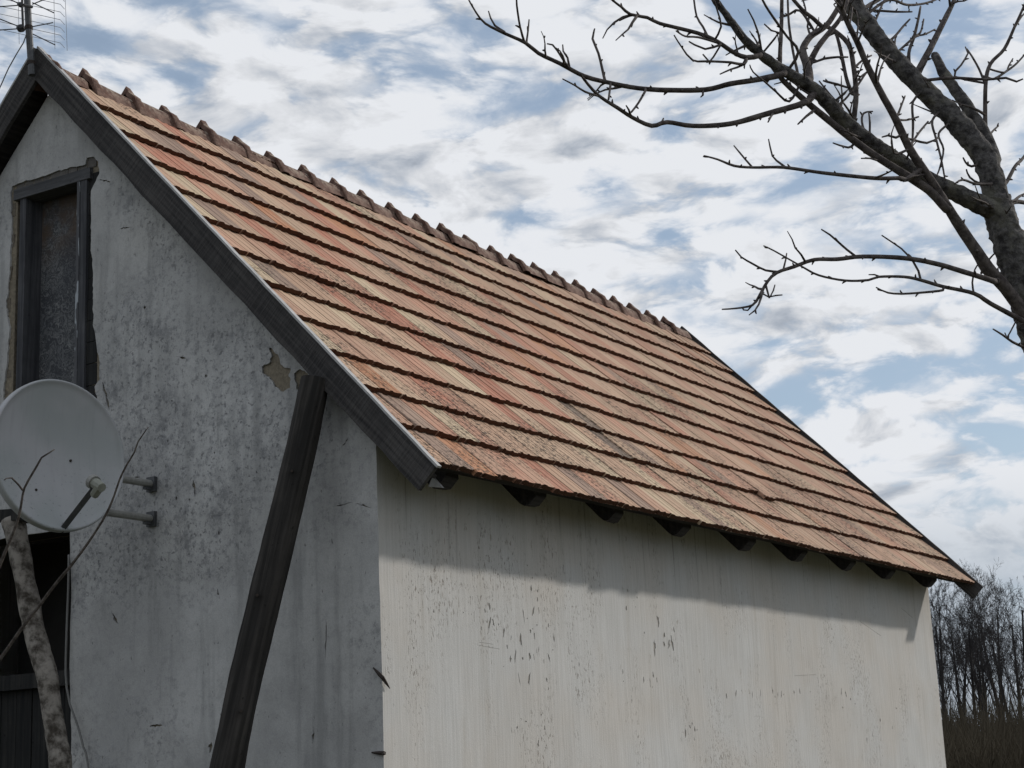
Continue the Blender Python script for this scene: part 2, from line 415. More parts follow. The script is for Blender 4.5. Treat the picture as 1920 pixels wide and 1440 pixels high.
# ------------------------------------------------------------------ plaster sheets cut with ragged holes
def inside(poly, x, y):
    c = False; n = len(poly); j = n-1
    for i in range(n):
        xi, yi = poly[i]; xj, yj = poly[j]
        if (yi > y) != (yj > y) and x < (xj-xi)*(y-yi)/(yj-yi)+xi: c = not c
        j = i
    return c
def ragged(poly, step, amp, seed):
    out = []; n = len(poly)
    for i in range(n):
        a, b = V(poly[i]), V(poly[(i+1) % n]); L = (b-a).length; k = max(1, int(L/step)); nrm = V((-(b-a).y, (b-a).x))/max(L, 1e-9)
        for j in range(k):
            p = a.lerp(b, j/k); d = amp*(noise.noise(V((p.x*22, p.y*22, seed)))*.9+noise.noise(V((p.x*70, p.y*70, seed)))*.6)
            out.append(tuple(p+nrm*d))
    return out
def sheet(name, outer, holes, to3d, grid, depth, mat, parent, keep=1.0):
    """flat sheet (2D outline with holes) -> wavy plaster skin with rims going in by `depth`"""
    vs = []; es = []; lo = []
    for lp in [outer]+holes:
        k = len(vs); vs += [V(p) for p in lp]; n = len(lp); es += [(k+i, k+(i+1) % n) for i in range(n)]; lo.append((k, n))
    bb = [(min(p[0] for p in h), min(p[1] for p in h), max(p[0] for p in h), max(p[1] for p in h)) for h in holes]
    xs = [p[0] for p in outer]; ys = [p[1] for p in outer]
    gx = int((max(xs)-min(xs))/grid); gy = int((max(ys)-min(ys))/grid)
    for i in range(1, gx):
        for j in range(1, gy):
            x = min(xs)+i*(max(xs)-min(xs))/gx+R.uniform(-.2, .2)*grid; y = min(ys)+j*(max(ys)-min(ys))/gy+R.uniform(-.2, .2)*grid
            if not inside(outer, x, y): continue
            if any(b[0]-.004 < x < b[2]+.004 and b[1]-.004 < y < b[3]+.004 for b in bb): continue
            vs.append(V((x, y)))
    v2, e2, f2, ov, oe, of = delaunay_2d_cdt(vs, es, [], 0, 1e-6)
    mb = MB(); keepf = []
    for f in f2:
        cx = sum(v2[i].x for i in f)/len(f); cy = sum(v2[i].y for i in f)/len(f)
        if not inside(outer, cx, cy): continue
        if any(b[0] <= cx <= b[2] and b[1] <= cy <= b[3] and inside(h, cx, cy) for b, h in zip(bb, holes)): continue
        keepf.append(tuple(f))
    P = [to3d(v.x, v.y, 0.) for v in v2]
    mb.add(P, keepf)
    cnt = {}
    for f in keepf:
        for i in range(len(f)):
            a, b = f[i], f[(i+1) % len(f)]; cnt.setdefault((min(a, b), max(a, b)), []).append((a, b))
    rim = [e[0] for e in cnt.values() if len(e) == 1]; Q = {}
    onb = lambda p: any(abs((B[0]-A[0])*(p.y-A[1])-(B[1]-A[1])*(p.x-A[0])) < 1e-5 for A, B in zip(outer, outer[1:]+outer[:1]))
    for a, b in rim:
        if onb(v2[a]) and onb(v2[b]): continue
        for i in (a, b):
            if i not in Q: Q[i] = len(mb.v); mb.v.append(tuple(to3d(v2[i].x, v2[i].y, 0))); mb.v.append(tuple(to3d(v2[i].x, v2[i].y, depth)))
        mb.f.append((Q[b], Q[a], Q[a]+1, Q[b]+1))
    o = mb.build(name, mat, parent, smooth=False)
    # smooth front, sharp rims
    nf = len(keepf)
    sm = [i < nf for i in range(len(o.data.polygons))]; o.data.polygons.foreach_set('use_smooth', sm); return o
def corner_wob(z): return .007*noise.noise(V((3.1, 0, z*2.1)))+.004*noise.noise(V((9.1, 0, z*7.)))

house = empty('village_house')
tag(house, 'old whitewashed village house with a steep clay tile roof', 'house')

def walls():
    # --- gable wall (plane X = 0, 2D = (y, z))
    def g3(y, z, d):
        w = .016*noise.noise(V((0, y*1.3, z*1.3)))+.006*noise.noise(V((4, y*5, z*5)))
        k = max(0, 1-y/.35); return V((w*(1-k)+corner_wob(z)*k+d, y+corner_wob(z+5)*k, z))
    def yz(px, py): p = on_x(px, py, 0); return (p.y, p.z)
    top = [(y, roof_z(y)-.07) for y in (0, .6, 1.2, 1.8, RIDGE_Y, 3.0, 3.6, 4.2, WALL_W)]
    outer = [(0, z) for z in [i*.1 for i in range(0, 34)]]+top+[(WALL_W, z) for z in (3, 2, 1, 0)]+[(y, 0) for y in (4, 3, 2, 1)]
    door = [yz(*q) for q in ((22, 348), (52, 338), (80, 331), (111, 319), (140, 313), (160, 308), (163, 296), (176, 293), (184, 303), (185, 325), (175, 347), (170, 358), (169, 463), (173, 510), (175, 615), (180, 640), (186, 673), (187, 711), (178, 725), (185, 765), (188, 800))]
    zb = door[-1][1]
    door += [(yz(60, 800)[0], zb), (yz(2, 800)[0], zb), yz(7, 720), yz(14, 664), yz(19, 615), yz(12, 577), yz(19, 504), yz(20, 387), yz(19, 361)]
    low = [yz(131, 990), yz(133, 1100), yz(131, 1250), yz(131, 1436)]; yl = low[-1][0]
    low += [(yl, .02), (yl+1.15, .02), (yl+1.15, low[0][1]), ]
    patch = [yz(*q) for q in ((504, 652), (509, 668), (505, 680), (490, 688), (492, 700), (503, 706), (512, 714), (516, 726), (530, 734), (544, 727), (546, 712), (541, 703), (545, 692), (532, 688), (524, 679), (521, 668), (514, 656))]
    patch2 = [yz(*q) for q in ((551, 700), (562, 692), (580, 702), (585, 716), (572, 728), (556, 731))]
    holes = [ragged(door, .02, .010, 1), ragged(low, .05, .006, 2), ragged(patch, .008, .009, 3), ragged(patch2, .008, .008, 4)]
    slits = [((282, 1362), (306, 1360), 2.4), ((192, 716), (204, 768), 2.5), ((700, 952), (668, 944), 1.1), ((660, 942), (620, 951), .9), ((186, 336), (206, 341), 1.3), ((224, 428), (246, 425), 1.), ((362, 900), (366, 930), 2.),
             ((405, 1100), (412, 1124), 1.4), ((395, 1392), (391, 1412), 3.), ((233, 900), (262, 893), 1.2), ((610, 1160), (606, 1250), 1.2), ((588, 1360), (586, 1395), 1.5), ((652, 822), (640, 838), 1.4), ((330, 668), (350, 672), 1.), ((210, 1150), (222, 1170), 2.)]
    for i, (a, b, wd) in enumerate(slits):
        A, B = V(a), V(b); d = (B-A).normalized(); n = V((-d.y, d.x)); k = 7
        lp = [A.lerp(B, j/k)+n*(R.uniform(-2, 2) if 0 < j < k else 0)+n*wd*sin(pi*(j+.3)/(k+.6)) for j in range(k+1)]
        lp2 = [A.lerp(B, j/k)+n*(R.uniform(-1, 1) if 0 < j < k else 0)-n*wd*sin(pi*(j+.3)/(k+.6)) for j in range(k, -1, -1)]
        holes.append([yz(*q) for q in lp+lp2])
    # flaked pits in the mouldy middle
    for _ in range(16):
        px, py = R.gauss(330, 90), R.gauss(830, 130)
        if not (245 < px < 500 and 500 < py < 1100): continue
        if any(inside(h, *yz(px, py)) for h in holes): continue
        y, z = yz(px, py); r = R.uniform(.004, .011); a0 = R.uniform(0, 6)
        h = [(y+r*R.uniform(.5, 1.2)*cos(a0+k), z+r*1.3*R.uniform(.5, 1.2)*sin(a0+k)) for k in (0, 1, 2, 3, 4, 5)]
        holes.append(h)
    gw = sheet('gable_wall', outer, holes, g3, .055, .018, M['gable'], house)
    gw['label'] = 'shaded gable wall with mouldy grey limewash'
    # clay masonry behind the plaster, with the two openings
    y0, y1 = yz(30, 360)[0], yz(166, 500)[0]; zt = yz(150, 318)[1]; lz = low[0][1]+.02; ly = yl-.03
    mb = MB(); dj = .34
    o2 = [(.03, .01), (.03, roof_z(.03)-.12), (RIDGE_Y, roof_z(RIDGE_Y)-.12), (WALL_W-.03, roof_z(.03)-.12), (WALL_W-.03, .01)]
    h2 = [[(y1, zt), (y1, zb-.04), (y0, zb-.04), (y0, zt)], [(ly, lz), (ly, .04), (ly+1.2, .04), (ly+1.2, lz)]]
    sheet('masonry', o2, h2, lambda y, z, d: g3(y, z, .013+.003*noise.noise(V((1, y*9, z*9)))+d), .055, .30, M['core_clay'], house)
    # mud bricks showing beside the door frame
    z = zb; row = 0
    while z < zt-.1:
        for kk in (0, ):
            mb = MB().box((-.015, -.05, -.045), (.02, .05, .045))
            mb.v = [tuple(V(v)+V((R.uniform(-.004, .004), R.uniform(-.006, .006), R.uniform(-.006, .006)))) for v in mb.v]
            mb.build('brick', M['brick'], gw, mw=Matrix.Translation((g3(y0+.08, z+.05, 0).x+.024, y0+.075+.02*(row % 2)+R.uniform(-.008, .008), z+.05)))
        z += .105; row += 1
    # --- eave wall (plane Y = 0, 2D = (x, z))
    def e3(x, z, d):
        w = .014*noise.noise(V((x*.8, 7, z*1.1)))+.003*noise.noise(V((x*4, 7, z*4)))
        k = max(0, 1-x/.3); return V((x+corner_wob(z)*k, w*(1-k)+corner_wob(z+5)*k+d, z))
    def xz(px, py): p = on_y(px, py, 0); return (p.x, p.z)
    outer = [(0, i*.1) for i in range(0, 35)]+[(0, 3.44), (WALL_L*.5, 3.44), (WALL_L, 3.44)]+[(WALL_L+.05*max(0, 1-z/3.3), z) for z in (3.0, 2.2, 1.4, .7, 0)]+[(x, 0) for x in (7, 5, 3, 1)]
    holes = []
    def flake(px, py, h, w):
        x, z = xz(px, py); a0 = R.uniform(-.3, .3); k = 13; lp = []
        if not (.03 < x < WALL_L-.05): return
        for j in range(k):
            a = 2*pi*j/k; r = R.uniform(.35, 1.3); dx, dz = w*.5*cos(a)*r, h*.5*sin(a)*r
            lp.append((x+dx+a0*dz, z+dz))
        b = (min(p[0] for p in lp)-.006, min(p[1] for p in lp)-.006, max(p[0] for p in lp)+.006, max(p[1] for p in lp)+.006)
        if any(not (b[2] < c[0] or b[0] > c[2] or b[3] < c[1] or b[1] > c[3]) for c in fb): return
        fb.append(b); holes.append(lp)
    fb = []
    for cx, cy, sx, sy, n, hh in ((1000, 1130, 12, 45, 18, .035), (962, 1200, 20, 35, 16, .05), (970, 1250, 18, 20, 9, .06), (1020, 1210, 10, 35, 10, .03), (1240, 1190, 14, 18, 9, .06), (1263, 1205, 6, 22, 5, .05), (1225, 1280, 7, 20, 7, .045),
                                  (1385, 1303, 25, 9, 10, .035), (1500, 1300, 60, 8, 14, .03), (1590, 1305, 20, 10, 6, .04), (1310, 1370, 14, 10, 6, .03), (985, 1340, 25, 25, 8, .03), (1660, 1360, 15, 30, 7, .04), (1185, 1110, 10, 30, 5, .03), (915, 1140, 30, 30, 6, .03),
                                  (1200, 1250, 300, 100, 12, .022), (1100, 1150, 280, 60, 6, .02)):
        for _ in range(n): flake(R.gauss(cx, sx), R.gauss(cy, sy), hh*R.choice((.3, .5, .8, 1.3, 1.8)), hh*R.uniform(.15, .6))
    # long scratches
    for pts, wd in ((((1000, 1356), (1040, 1342), (1085, 1336), (1130, 1341)), 1.1), (((1690, 1140), (1712, 1158)), .8), (((1612, 1165), (1652, 1192)), .8), (((898, 1204), (924, 1208)), .8), (((898, 1210), (936, 1217)), .9), (((1490, 1267), (1530, 1265)), .8)):
        A = [V(p) for p in pts]; up_ = [p+V((0, -wd*(.3 if i in (0, len(A)-1) else 1))) for i, p in enumerate(A)]; dn = [p+V((0, wd*(.3 if i in (0, len(A)-1) else 1))) for i, p in enumerate(A)]
        lp = [xz(*q) for q in up_+dn[::-1]]
        b = (min(p[0] for p in lp), min(p[1] for p in lp), max(p[0] for p in lp), max(p[1] for p in lp))
        if not any(not (b[2] < c[0] or b[0] > c[2] or b[3] < c[1] or b[1] > c[3]) for c in fb): fb.append(b); holes.append(lp)
    ew = sheet('eave_wall', outer, holes, e3, .06, .004, M['eave'], house)
    sheet('undercoat', outer, [], lambda x, z, d: e3(x, z, .0038), .06, 0, M['core_grey'], house)
    ew['label'] = 'sunlit long wall with flaking whitewash'
    MB().box((.05, .04, .0), (WALL_L-.01, .3, 3.43)).build('wall_core', M['core_grey'], house)
    mb = MB(); mb.box((WALL_L-.25, .31, 0), (WALL_L, WALL_W-.31, 3.45))
    mb.add([(WALL_L-.2, .05, 3.45), (WALL_L-.2, WALL_W-.05, 3.45), (WALL_L-.2, RIDGE_Y, RIDGE_Z-.12), (WALL_L-.02, .05, 3.45), (WALL_L-.02, WALL_W-.05, 3.45), (WALL_L-.02, RIDGE_Y, RIDGE_Z-.12)], [(0, 1, 2), (3, 5, 4), (0, 2, 5, 3), (2, 1, 4, 5)])
    mb.build('far_gable_wall', M['eave'], house)
    MB().box((.05, WALL_W-.3, 0), (WALL_L, WALL_W-.005, 3.45)).build('back_wall', M['eave'], house)
    # iron cramps at the near corner
    for px, py, px2, py2 in ((700, 1252, 731, 1291), (697, 1411, 716, 1415)):
        a, b = on_x(px, py, -.012), on_y(px2, py2, -.014); c = V((-.015, -.015, (a.z+b.z)/2))
        k = MB().tube([a, a.lerp(c, .6), c, c.lerp(b, .5), b], [.004, .010, .011, .008, .002], 5)
        k.build('iron_cramp', M['rust'], house)
    return y0, y1, zt, zb, yl, lz, yz
DOOR = walls()

# ------------------------------------------------------------------ attic hatch and lower doorway
def openings():
    y0, y1, zt, zb, yl, lz, yz = DOOR
    hatch = empty('attic_hatch'); hatch.parent = house; hatch['label'] = 'boarded attic hatch in a rough timber frame'
    ztop = yz(90, 348)[1]
    a, b = yz(35, 500)[0], yz(162, 500)[0]
    # lintel log
    mb = MB(); mb.box((-.012, b-.03, ztop-.035), (.11, a+.05, ztop+.035)); mb.v = [(x, y, z+.012*noise.noise(V((x*3, y*6, 2)))) for x, y, z in mb.v]
    mb.build('lintel', M['lintel'], hatch)
    jl = yz(46, 500)[0]; jr = yz(147, 500)[0]
    MB().box((.0, jl, zb), (.16, a, ztop-.036)).build('jamb', M['frame'], hatch)
    def front(y, z): return .016*noise.noise(V((0, y*1.3, z*1.3)))
    for i in range(12):   # dark blocks painting in the shaded gap between jamb and broken plaster
        z0 = zb+(ztop-zb)*i/12; z1 = zb+(ztop-zb)*(i+1)/12-.004; x = front(b, z0)+.0095
        MB().box((x, b-.09, z0), (x+.05, b-.002, z1)).build('gap_shade', M['darkwood'], hatch)
    for i in range(9):
        y = b-.06+(a-b+.12)*i/9; x = front(y, ztop)+.0085+R.uniform(-.003, .003)
        MB().box((x, y, ztop+.036), (x+.04, y+(a-b+.12)/9-.006, ztop+.09+R.uniform(-.01, .02))).build('rubble', M['rubble'], hatch)
    j2 = MB().box((-.006, b, zb), (.13, jr-.012, ztop-.036)).build('jamb', M['frame'], hatch)
    MB().box((-.010, jr-.011, zb), (.12, jr+.012, ztop-.036)).build('flaking_bead', M['peel'], hatch)
    MB().box((.135, b+.01, zb), (.155, a-.02, ztop+.01)).build('chipboard_panel', M['board'], hatch)
    MB().box((-.01, b+.0, zb-.05), (.15, a, zb-.002)).build('sill', M['frame'], hatch)
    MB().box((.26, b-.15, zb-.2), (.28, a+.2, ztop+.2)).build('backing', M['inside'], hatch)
    door = empty('doorway'); door.parent = house; door['label'] = 'dark doorway under the satellite dish'
    L = 1.17
    MB().box((.03, yl-.02, lz-.02), (.20, yl+L, lz+.10)).build('lintel', M['darkwood'], door)
    MB().box((.06, yl+.004, 0), (.17, yl+.055, lz-.022)).build('jamb', M['darkwood'], door)
    zr_ = yz(40, 1272)[1]
    MB().box((.20, yl+.057, zr_-.045), (.25, yl+L, zr_+.045)).build('rail', M['darkwood'], door)
    for k in range(8):
        y = yl+.06+k*.138
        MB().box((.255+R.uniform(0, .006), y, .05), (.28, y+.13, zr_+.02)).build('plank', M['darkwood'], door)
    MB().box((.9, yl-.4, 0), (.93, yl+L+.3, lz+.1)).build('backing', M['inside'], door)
openings()

# ------------------------------------------------------------------ roof
PAL = [((.45, .315, .22), 28), ((.42, .275, .19), 26), ((.49, .385, .265), 13), ((.42, .225, .155), 20), ((.38, .165, .11), 11), ((.42, .20, .11), 7), ((.27, .19, .15), 7), ((.44, .27, .19), 18)]
def tile_colour(x):
    far = min(1, max(0, (x-1.5)/5))
    c = R.choices([p for p, _ in PAL], [w for _, w in PAL])[0]
    m = (.43, .285, .205)
    k = .08+.5*far
    v = R.uniform(.9, 1.08)
    return tuple((a*(1-k)+b*k)*v for a, b in zip(c, m))
def roof():
    mb = MB()
    # deck under the tiles (both slopes), closed underneath
    t0, t1 = -.052, -.075
    for s0, s1 in ((.05, SLEN-.06),):
        for side in (0, 1):
            vs = []
            for s in (s0, s1-(.12 if side else 0)):
                for h in (t0, t1):
                    for x in (X0+.03, X1-.03):
                        p = V((x, EAVE_Y, EAVE_Z))+UPS*s+NRM*h
                        if side: p.y = 5.0-p.y
                        vs.append(p)
            mb.add(vs, [(0, 1, 5, 4), (2, 6, 7, 3), (0, 2, 3, 1), (4, 5, 7, 6), (0, 4, 6, 2), (1, 3, 7, 5)])
    deck = mb.build('roof', M['rafter'], house)
    # tile shapes: ribbed strip tiles
    prof = [(0, .001), (.005, .0065), (.038, .0075), (.047, .002), (.090, .0015), (.097, .0050), (.118, .0050), (.125, .001), (.168, .0015), (.174, .0042), (.199, .0040)]
    n = len(prof); meshes = []; LEN = .395
    def tile_geo(rv):
        vs = []
        jb = [rv.uniform(-.004, .004)+(.008 if rv.random() < .06 else 0) for _ in prof]
        for i, (x, h) in enumerate(prof): vs.append((x, jb[i], h))
        for x, h in prof: vs.append((x, LEN, h-LEN*.098))
        for i, (x, h) in enumerate(prof): vs.append((x, jb[i]+.003, h*.35-.027+rv.uniform(-.0015, .001)))
        k = len(vs); vs += [(0, LEN, -.02-LEN*.098), (.199, LEN, -.02-LEN*.098)]
        fs = [(i, i+1, n+i+1, n+i) for i in range(n-1)]+[(2*n+i, 2*n+i+1, i+1, i) for i in range(n-1)]
        fs += [(2*n, k, k+1, 3*n-1), (0, n, k, 2*n), (n-1, 3*n-1, k+1, 2*n-1)]
        return vs, fs
    rv = random.Random(3)
    for i in range(8):
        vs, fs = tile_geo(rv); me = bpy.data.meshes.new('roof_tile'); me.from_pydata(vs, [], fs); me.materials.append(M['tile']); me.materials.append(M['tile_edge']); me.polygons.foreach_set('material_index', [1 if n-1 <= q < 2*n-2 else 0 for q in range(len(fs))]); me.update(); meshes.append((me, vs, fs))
    EXP = .3265; rows = 12; TW = .2; cols = 43; tiles = []
    base = Matrix(((1, 0, 0, 0), (0, UPS.y, NRM.y, 0), (0, UPS.z, NRM.z, 0), (0, 0, 0, 1)))
    for r in range(rows):
        roww = R.uniform(-.006, .006); ph = R.uniform(0, 9)
        for c in range(cols):
            x = X0+.004+c*TW+R.uniform(-.0025, .0025); s = r*EXP+roww*.6+.007*noise.noise(V((c*.35, r*5.3, ph)))+R.uniform(-.004, .004); h = R.uniform(-.002, .003)
            rz = R.gauss(0, .006); ry = R.gauss(0, .006); col = tile_colour(x)
            if R.random() < .03: s -= .015; h += .003
            # slipped tiles
            if (r, c) == (2, 25): s -= .055; rz = .035; h += .012
            if (r, c) == (2, 24): s += .02; h -= .004
            if (r, c) == (0, 29): rz = -.02; h += .006
            if (r, c) == (3, 14): col = (.20, .15, .12); h -= .01  # sunken pair coloured dark to stand in for shadowed slots
            if (r, c) == (2, 14): col = (.20, .15, .12); h -= .008
            if (r, c) == (0, 0): s -= .0
            if (r, c) in ((0, 2), ): s -= .018
            p = roof_pt(x, s, h)
            mw = Matrix.Translation(p) @ base @ Matrix.Rotation(rz, 4, 'Z') @ Matrix.Rotation(ry, 4, 'Y')
            tiles.append((depth_of(p), mw, R.randrange(8), col))
    # half course tucked under the ridge
    for c in range(cols):
        x = X0+.004+c*TW; p = roof_pt(x, rows*EXP, 0)
        cut = Matrix.Scale(.30, 4, (0, 1, 0))
        tiles.append((99, Matrix.Translation(p) @ base @ cut, R.randrange(8), tile_colour(x)))
    tiles.sort(key=lambda t: t[0])
    for d, mw, k, col in tiles[:300]:
        o = bpy.data.objects.new('roof_tile', meshes[k][0]); COL.objects.link(o); o.parent = deck; o.matrix_local = mw; o.color = (*col, 1)
    far = MB()
    for d, mw, k, col in tiles[300:]:
        far.add([mw @ V(v) for v in meshes[k][1]], meshes[k][2], col)
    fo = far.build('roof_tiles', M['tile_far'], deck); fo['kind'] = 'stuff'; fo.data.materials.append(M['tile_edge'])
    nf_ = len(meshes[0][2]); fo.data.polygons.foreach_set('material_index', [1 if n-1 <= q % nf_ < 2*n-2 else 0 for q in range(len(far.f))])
    at_ = fo.data.color_attributes.new('tile_colour', 'FLOAT_COLOR', 'CORNER'); buf = []
    for f, c in zip(far.f, far.c): buf += list((*c, 1.))*len(f)
    at_.data.foreach_set('color', buf)
    # rear slope: plain ribbed courses
    rear = MB()
    for r in range(rows):
        s = r*EXP; pr = []
        for x in (X0, X1):
            for ss, h in ((s, 0), (s+LEN, -.03), (s, -.022)):
                p = V((x, EAVE_Y, EAVE_Z))+UPS*min(ss, SLEN-.12)+NRM*h; p.y = 5.0-p.y; pr.append(p)
        rear.add(pr, [(0, 1, 4, 3), (0, 3, 5, 2)], (.45, .31, .23))
    ro = rear.build('rear_slope', M['tile_far'], deck)
    a2 = ro.data.color_attributes.new('tile_colour', 'FLOAT_COLOR', 'CORNER'); a2.data.foreach_set('color', [.45, .31, .23, 1]*sum(len(f) for f in rear.f))
    # ridge tiles: arched body with a thick collar
    P = .36; arch = [(-.125, -.125), (-.105, -.07), (-.075, -.028), (-.038, -.004), (0, .006), (.038, -.004), (.075, -.028), (.105, -.07), (.125, -.125)]
    col_ = [(-.150, -.135), (-.132, -.072), (-.098, -.012), (-.042, .030), (0, .078), (.042, .030), (.098, -.012), (.132, -.072), (.150, -.135)]
    stations = [(.0, col_, .93), (.012, col_, 1.), (.052, col_, .98), (.085, arch, 1.09), (.10, arch, 1.03), (P+.03, arch, .95)]
    m_ = len(arch); vs = []; fs = []
    for x, sec, k in stations: vs += [(x, y*k, (z+.05)*k-.05) for y, z in sec]
    for i in range(len(stations)-1): fs += [(i*m_+j, i*m_+j+1, (i+1)*m_+j+1, (i+1)*m_+j) for j in range(m_-1)]
    b0 = len(vs); vs += [(-.0, y*.8, (z+.05)*.72-.07) for y, z in col_]
    fs += [(b0+j, b0+j+1, j+1, j) for j in range(m_-1)]
    rme = []
    for q in range(4):
        v2 = [(x+R.uniform(-.004, .004), y+R.uniform(-.004, .004), z+R.uniform(-.004, .004)) for x, y, z in vs]
        me = bpy.data.meshes.new('ridge_tile'); me.from_pydata(v2, [], fs); me.materials.append(M['ridge']); me.shade_smooth(); me.update(); rme.append(me)
        me.set_sharp_from_angle(angle=radians(42)) if hasattr(me, 'set_sharp_from_angle') else None
    ex = .1858; zc = RIDGE_Z-.028
    for k in range(-1, 24):
        o = bpy.data.objects.new('ridge_tile', rme[R.randrange(4)]); COL.objects.link(o); o.parent = deck
        x = ex+k*P+R.uniform(-.012, .012)
        o.matrix_local = Matrix.Translation((x, RIDGE_Y+R.uniform(-.008, .008), zc+sag(x, SLEN)+R.uniform(-.006, .006))) @ Matrix.Rotation(R.gauss(0, .012), 4, 'Y') @ Matrix.Rotation(R.gauss(0, .02), 4, 'Z') @ Matrix.Rotation(R.gauss(0, .03), 4, 'X')
        if k == -1: o.matrix_local = Matrix.Translation((X0-.03, RIDGE_Y, zc+.0)) @ Matrix.Scale(.66, 4, (1, 0, 0)) @ Matrix.Translation((-.0, 0, -.006)) @ Matrix.Scale(.93, 4, (0, 0, 1))
        elif k == 23: o.matrix_local = o.matrix_local @ Matrix.Scale(.5, 4, (1, 0, 0))
    # rafters with rounded tails
    for k in range(9):
        x = .085+k*1.015+R.uniform(-.02, .02) if k else .12
        x = [.27, 1.15, 2.05, 2.95, 3.95, 4.86, 5.82, 6.70, 7.72][k]
        w_ = .055; hd = .118+R.uniform(-.012, .012)
        pr = [(.075, -.076), (.055, -.10), (.055, -.076-hd*.75), (.075, -.076-hd*.96), (.11, -.076-hd), (1.5, -.076-hd), (1.5, -.076)]
        vs = []
        for sx in (-w_, w_):
            for s, h in pr: vs.append(V((sx, EAVE_Y, EAVE_Z))+UPS*s+NRM*h+V((R.uniform(-.006, .006), 0, R.uniform(-.004, .004))))
        q = len(pr); fs = [tuple(range(q)), tuple(range(2*q-1, q-1, -1))]+[(i, i+q, (i+1) % q+q, (i+1) % q) for i in range(q)]
        MB().add(vs, fs).build('rafter', M['rafter'], deck, mw=Matrix.Translation((x, 0, 0)))
    # eaves lath and mortar packing above the wall
    mb = MB(); vs = []
    for s, h in ((.035, -.024), (.085, -.024), (.085, -.05), (.035, -.05)):
        for x in (X0+.02, X1-.02): vs.append(V((x, EAVE_Y, EAVE_Z))+UPS*s+NRM*h)
    mb.add(vs, [(0, 2, 3, 1), (2, 4, 5, 3), (4, 6, 7, 5), (6, 0, 1, 7)]); mb.build('eaves_lath', M['lath'], deck)
    mb = MB(); kx = 80; vs = []
    for i in range(kx+1):
        x = .03+i*(WALL_L-.06)/kx
        for y, z in ((-.010, 3.40), (-.032, 3.425), (-.030, 3.45), (.03, 3.475)):
            q = noise.noise(V((x*7, y*9, z*5)))*.018; vs.append((x, y-abs(q), z+q))
    mb.add(vs, [(i*4+j, (i+1)*4+j, (i+1)*4+j+1, i*4+j+1) for i in range(kx) for j in range(3)]); mb.build('mortar_packing', M['mortar'], deck)
    # --- bargeboards: near gable (two), far gable (two), each capped with a pale strip at the near end
    BT, BW = .026, .155
    ya, za = 2.50, None
    def board(xc, s0, s1, mirror, top_off, w_, nm='bargeboard'):
        L_ = s1-s0; k = 26; vs = []; fs = []
        for i in range(k+1):
            l = L_*i/k; e = .004*noise.noise(V((l*5, xc, mirror)))
            bot = -w_+.010*noise.noise(V((l*3.5, 9+mirror, xc)))+.006*noise.noise(V((l*14, 2, xc)))
            sh = .02*(1-i/k)
            for z in (0, BT): vs += [(l, e, z), (l, bot, z)]
        for i in range(k):
            a = i*4; b = a+4
            fs += [(a, b, b+1, a+1), (a+2, a+3, b+3, b+2), (a, a+2, b+2, b), (a+1, b+1, b+3, a+3)]
        fs += [(0, 1, 3, 2), (k*4, k*4+2, k*4+3, k*4+1)]
        o = V((xc, EAVE_Y, EAVE_Z))+UPS*s0+NRM*top_off
        ex_, ey_ = UPS.copy(), NRM.copy()
        if mirror: o.y = 2*ya-o.y-.0; ex_.y *= -1; ey_.y *= -1
        ez_ = V((-1, 0, 0))
        mw = Matrix(((ex_.x, ey_.x, ez_.x, o.x), (ex_.y, ey_.y, ez_.y, o.y), (ex_.z, ey_.z, ez_.z, o.z), (0, 0, 0, 1)))
        return MB().add(vs, fs).build(nm, M['barge'], deck, mw=mw), mw
    top = (ya-EAVE_Y)/cos(SLOPE)
    b1, mw1 = board(X0-.006, -.075, top, False, .012, BW)
    b1['label'] = 'rough sawn black bargeboard along the near roof edge'
    b2, mw2 = board(X0-.006, -.075, top-.02, True, .012, BW)
    # mark sure they meet: small ridge blank behind the mast
    st = MB(); k = 40; L_ = top+.085; vs = []
    for i in range(k+1):
        l = L_*i/k; j = .003*noise.noise(V((l*6, 1, 1)))
        vs += [(l-.01, .001+j, .030), (l-.01, .013+j, .030), (l-.01, .013+j, -.004), (l-.01, .001+j, -.004)]
    fs = [(i*4+a, i*4+(a+1) % 4, (i+1)*4+(a+1) % 4, (i+1)*4+a) for i in range(k) for a in range(4)]+[(0, 3, 2, 1)]
    st.add(vs, fs).build('verge_strip', M['strip'], deck, mw=mw1)
    st.build('verge_strip', M['strip'], deck, mw=mw2)
    board(X1+.03, -.075, top-.1, False, .016, .15)
    board(X1+.03, -.075, top-.1, True, .016, .15)
    # added pale wedge standing in for a sunlit patch behind the near bargeboard
    p0, p1, p2 = on_x(803, 912, X0+.24), on_x(829, 914, X0+.24), on_x(811, 894, X0+.24)
    mb = MB(); vs = [p0, p1, p2]+[p+V((.02, 0, 0)) for p in (p0, p1, p2)]
    mb.add(vs, [(0, 1, 2), (3, 5, 4), (0, 3, 4, 1), (1, 4, 5, 2), (2, 5, 3, 0)]).build('sun_patch_wedge', M['strip'], deck)
    # dark soffit boards closing the near verge
    for side in (0, 1):
        vs = []
        for s in (.0, top-.08):
            for h in ((.0, -.098) if side else (-.080, -.098)):
                for x in (X0+.002, .06):
                    p = V((x, EAVE_Y, EAVE_Z))+UPS*s+NRM*h
                    if side: p.y = 2*ya-p.y
                    vs.append(p)
        MB().add(vs, [(0, 1, 5, 4), (2, 6, 7, 3), (0, 2, 3, 1), (4, 5, 7, 6), (0, 4, 6, 2), (1, 3, 7, 5)]).build('soffit_board', M['rafter'], deck)
roof()

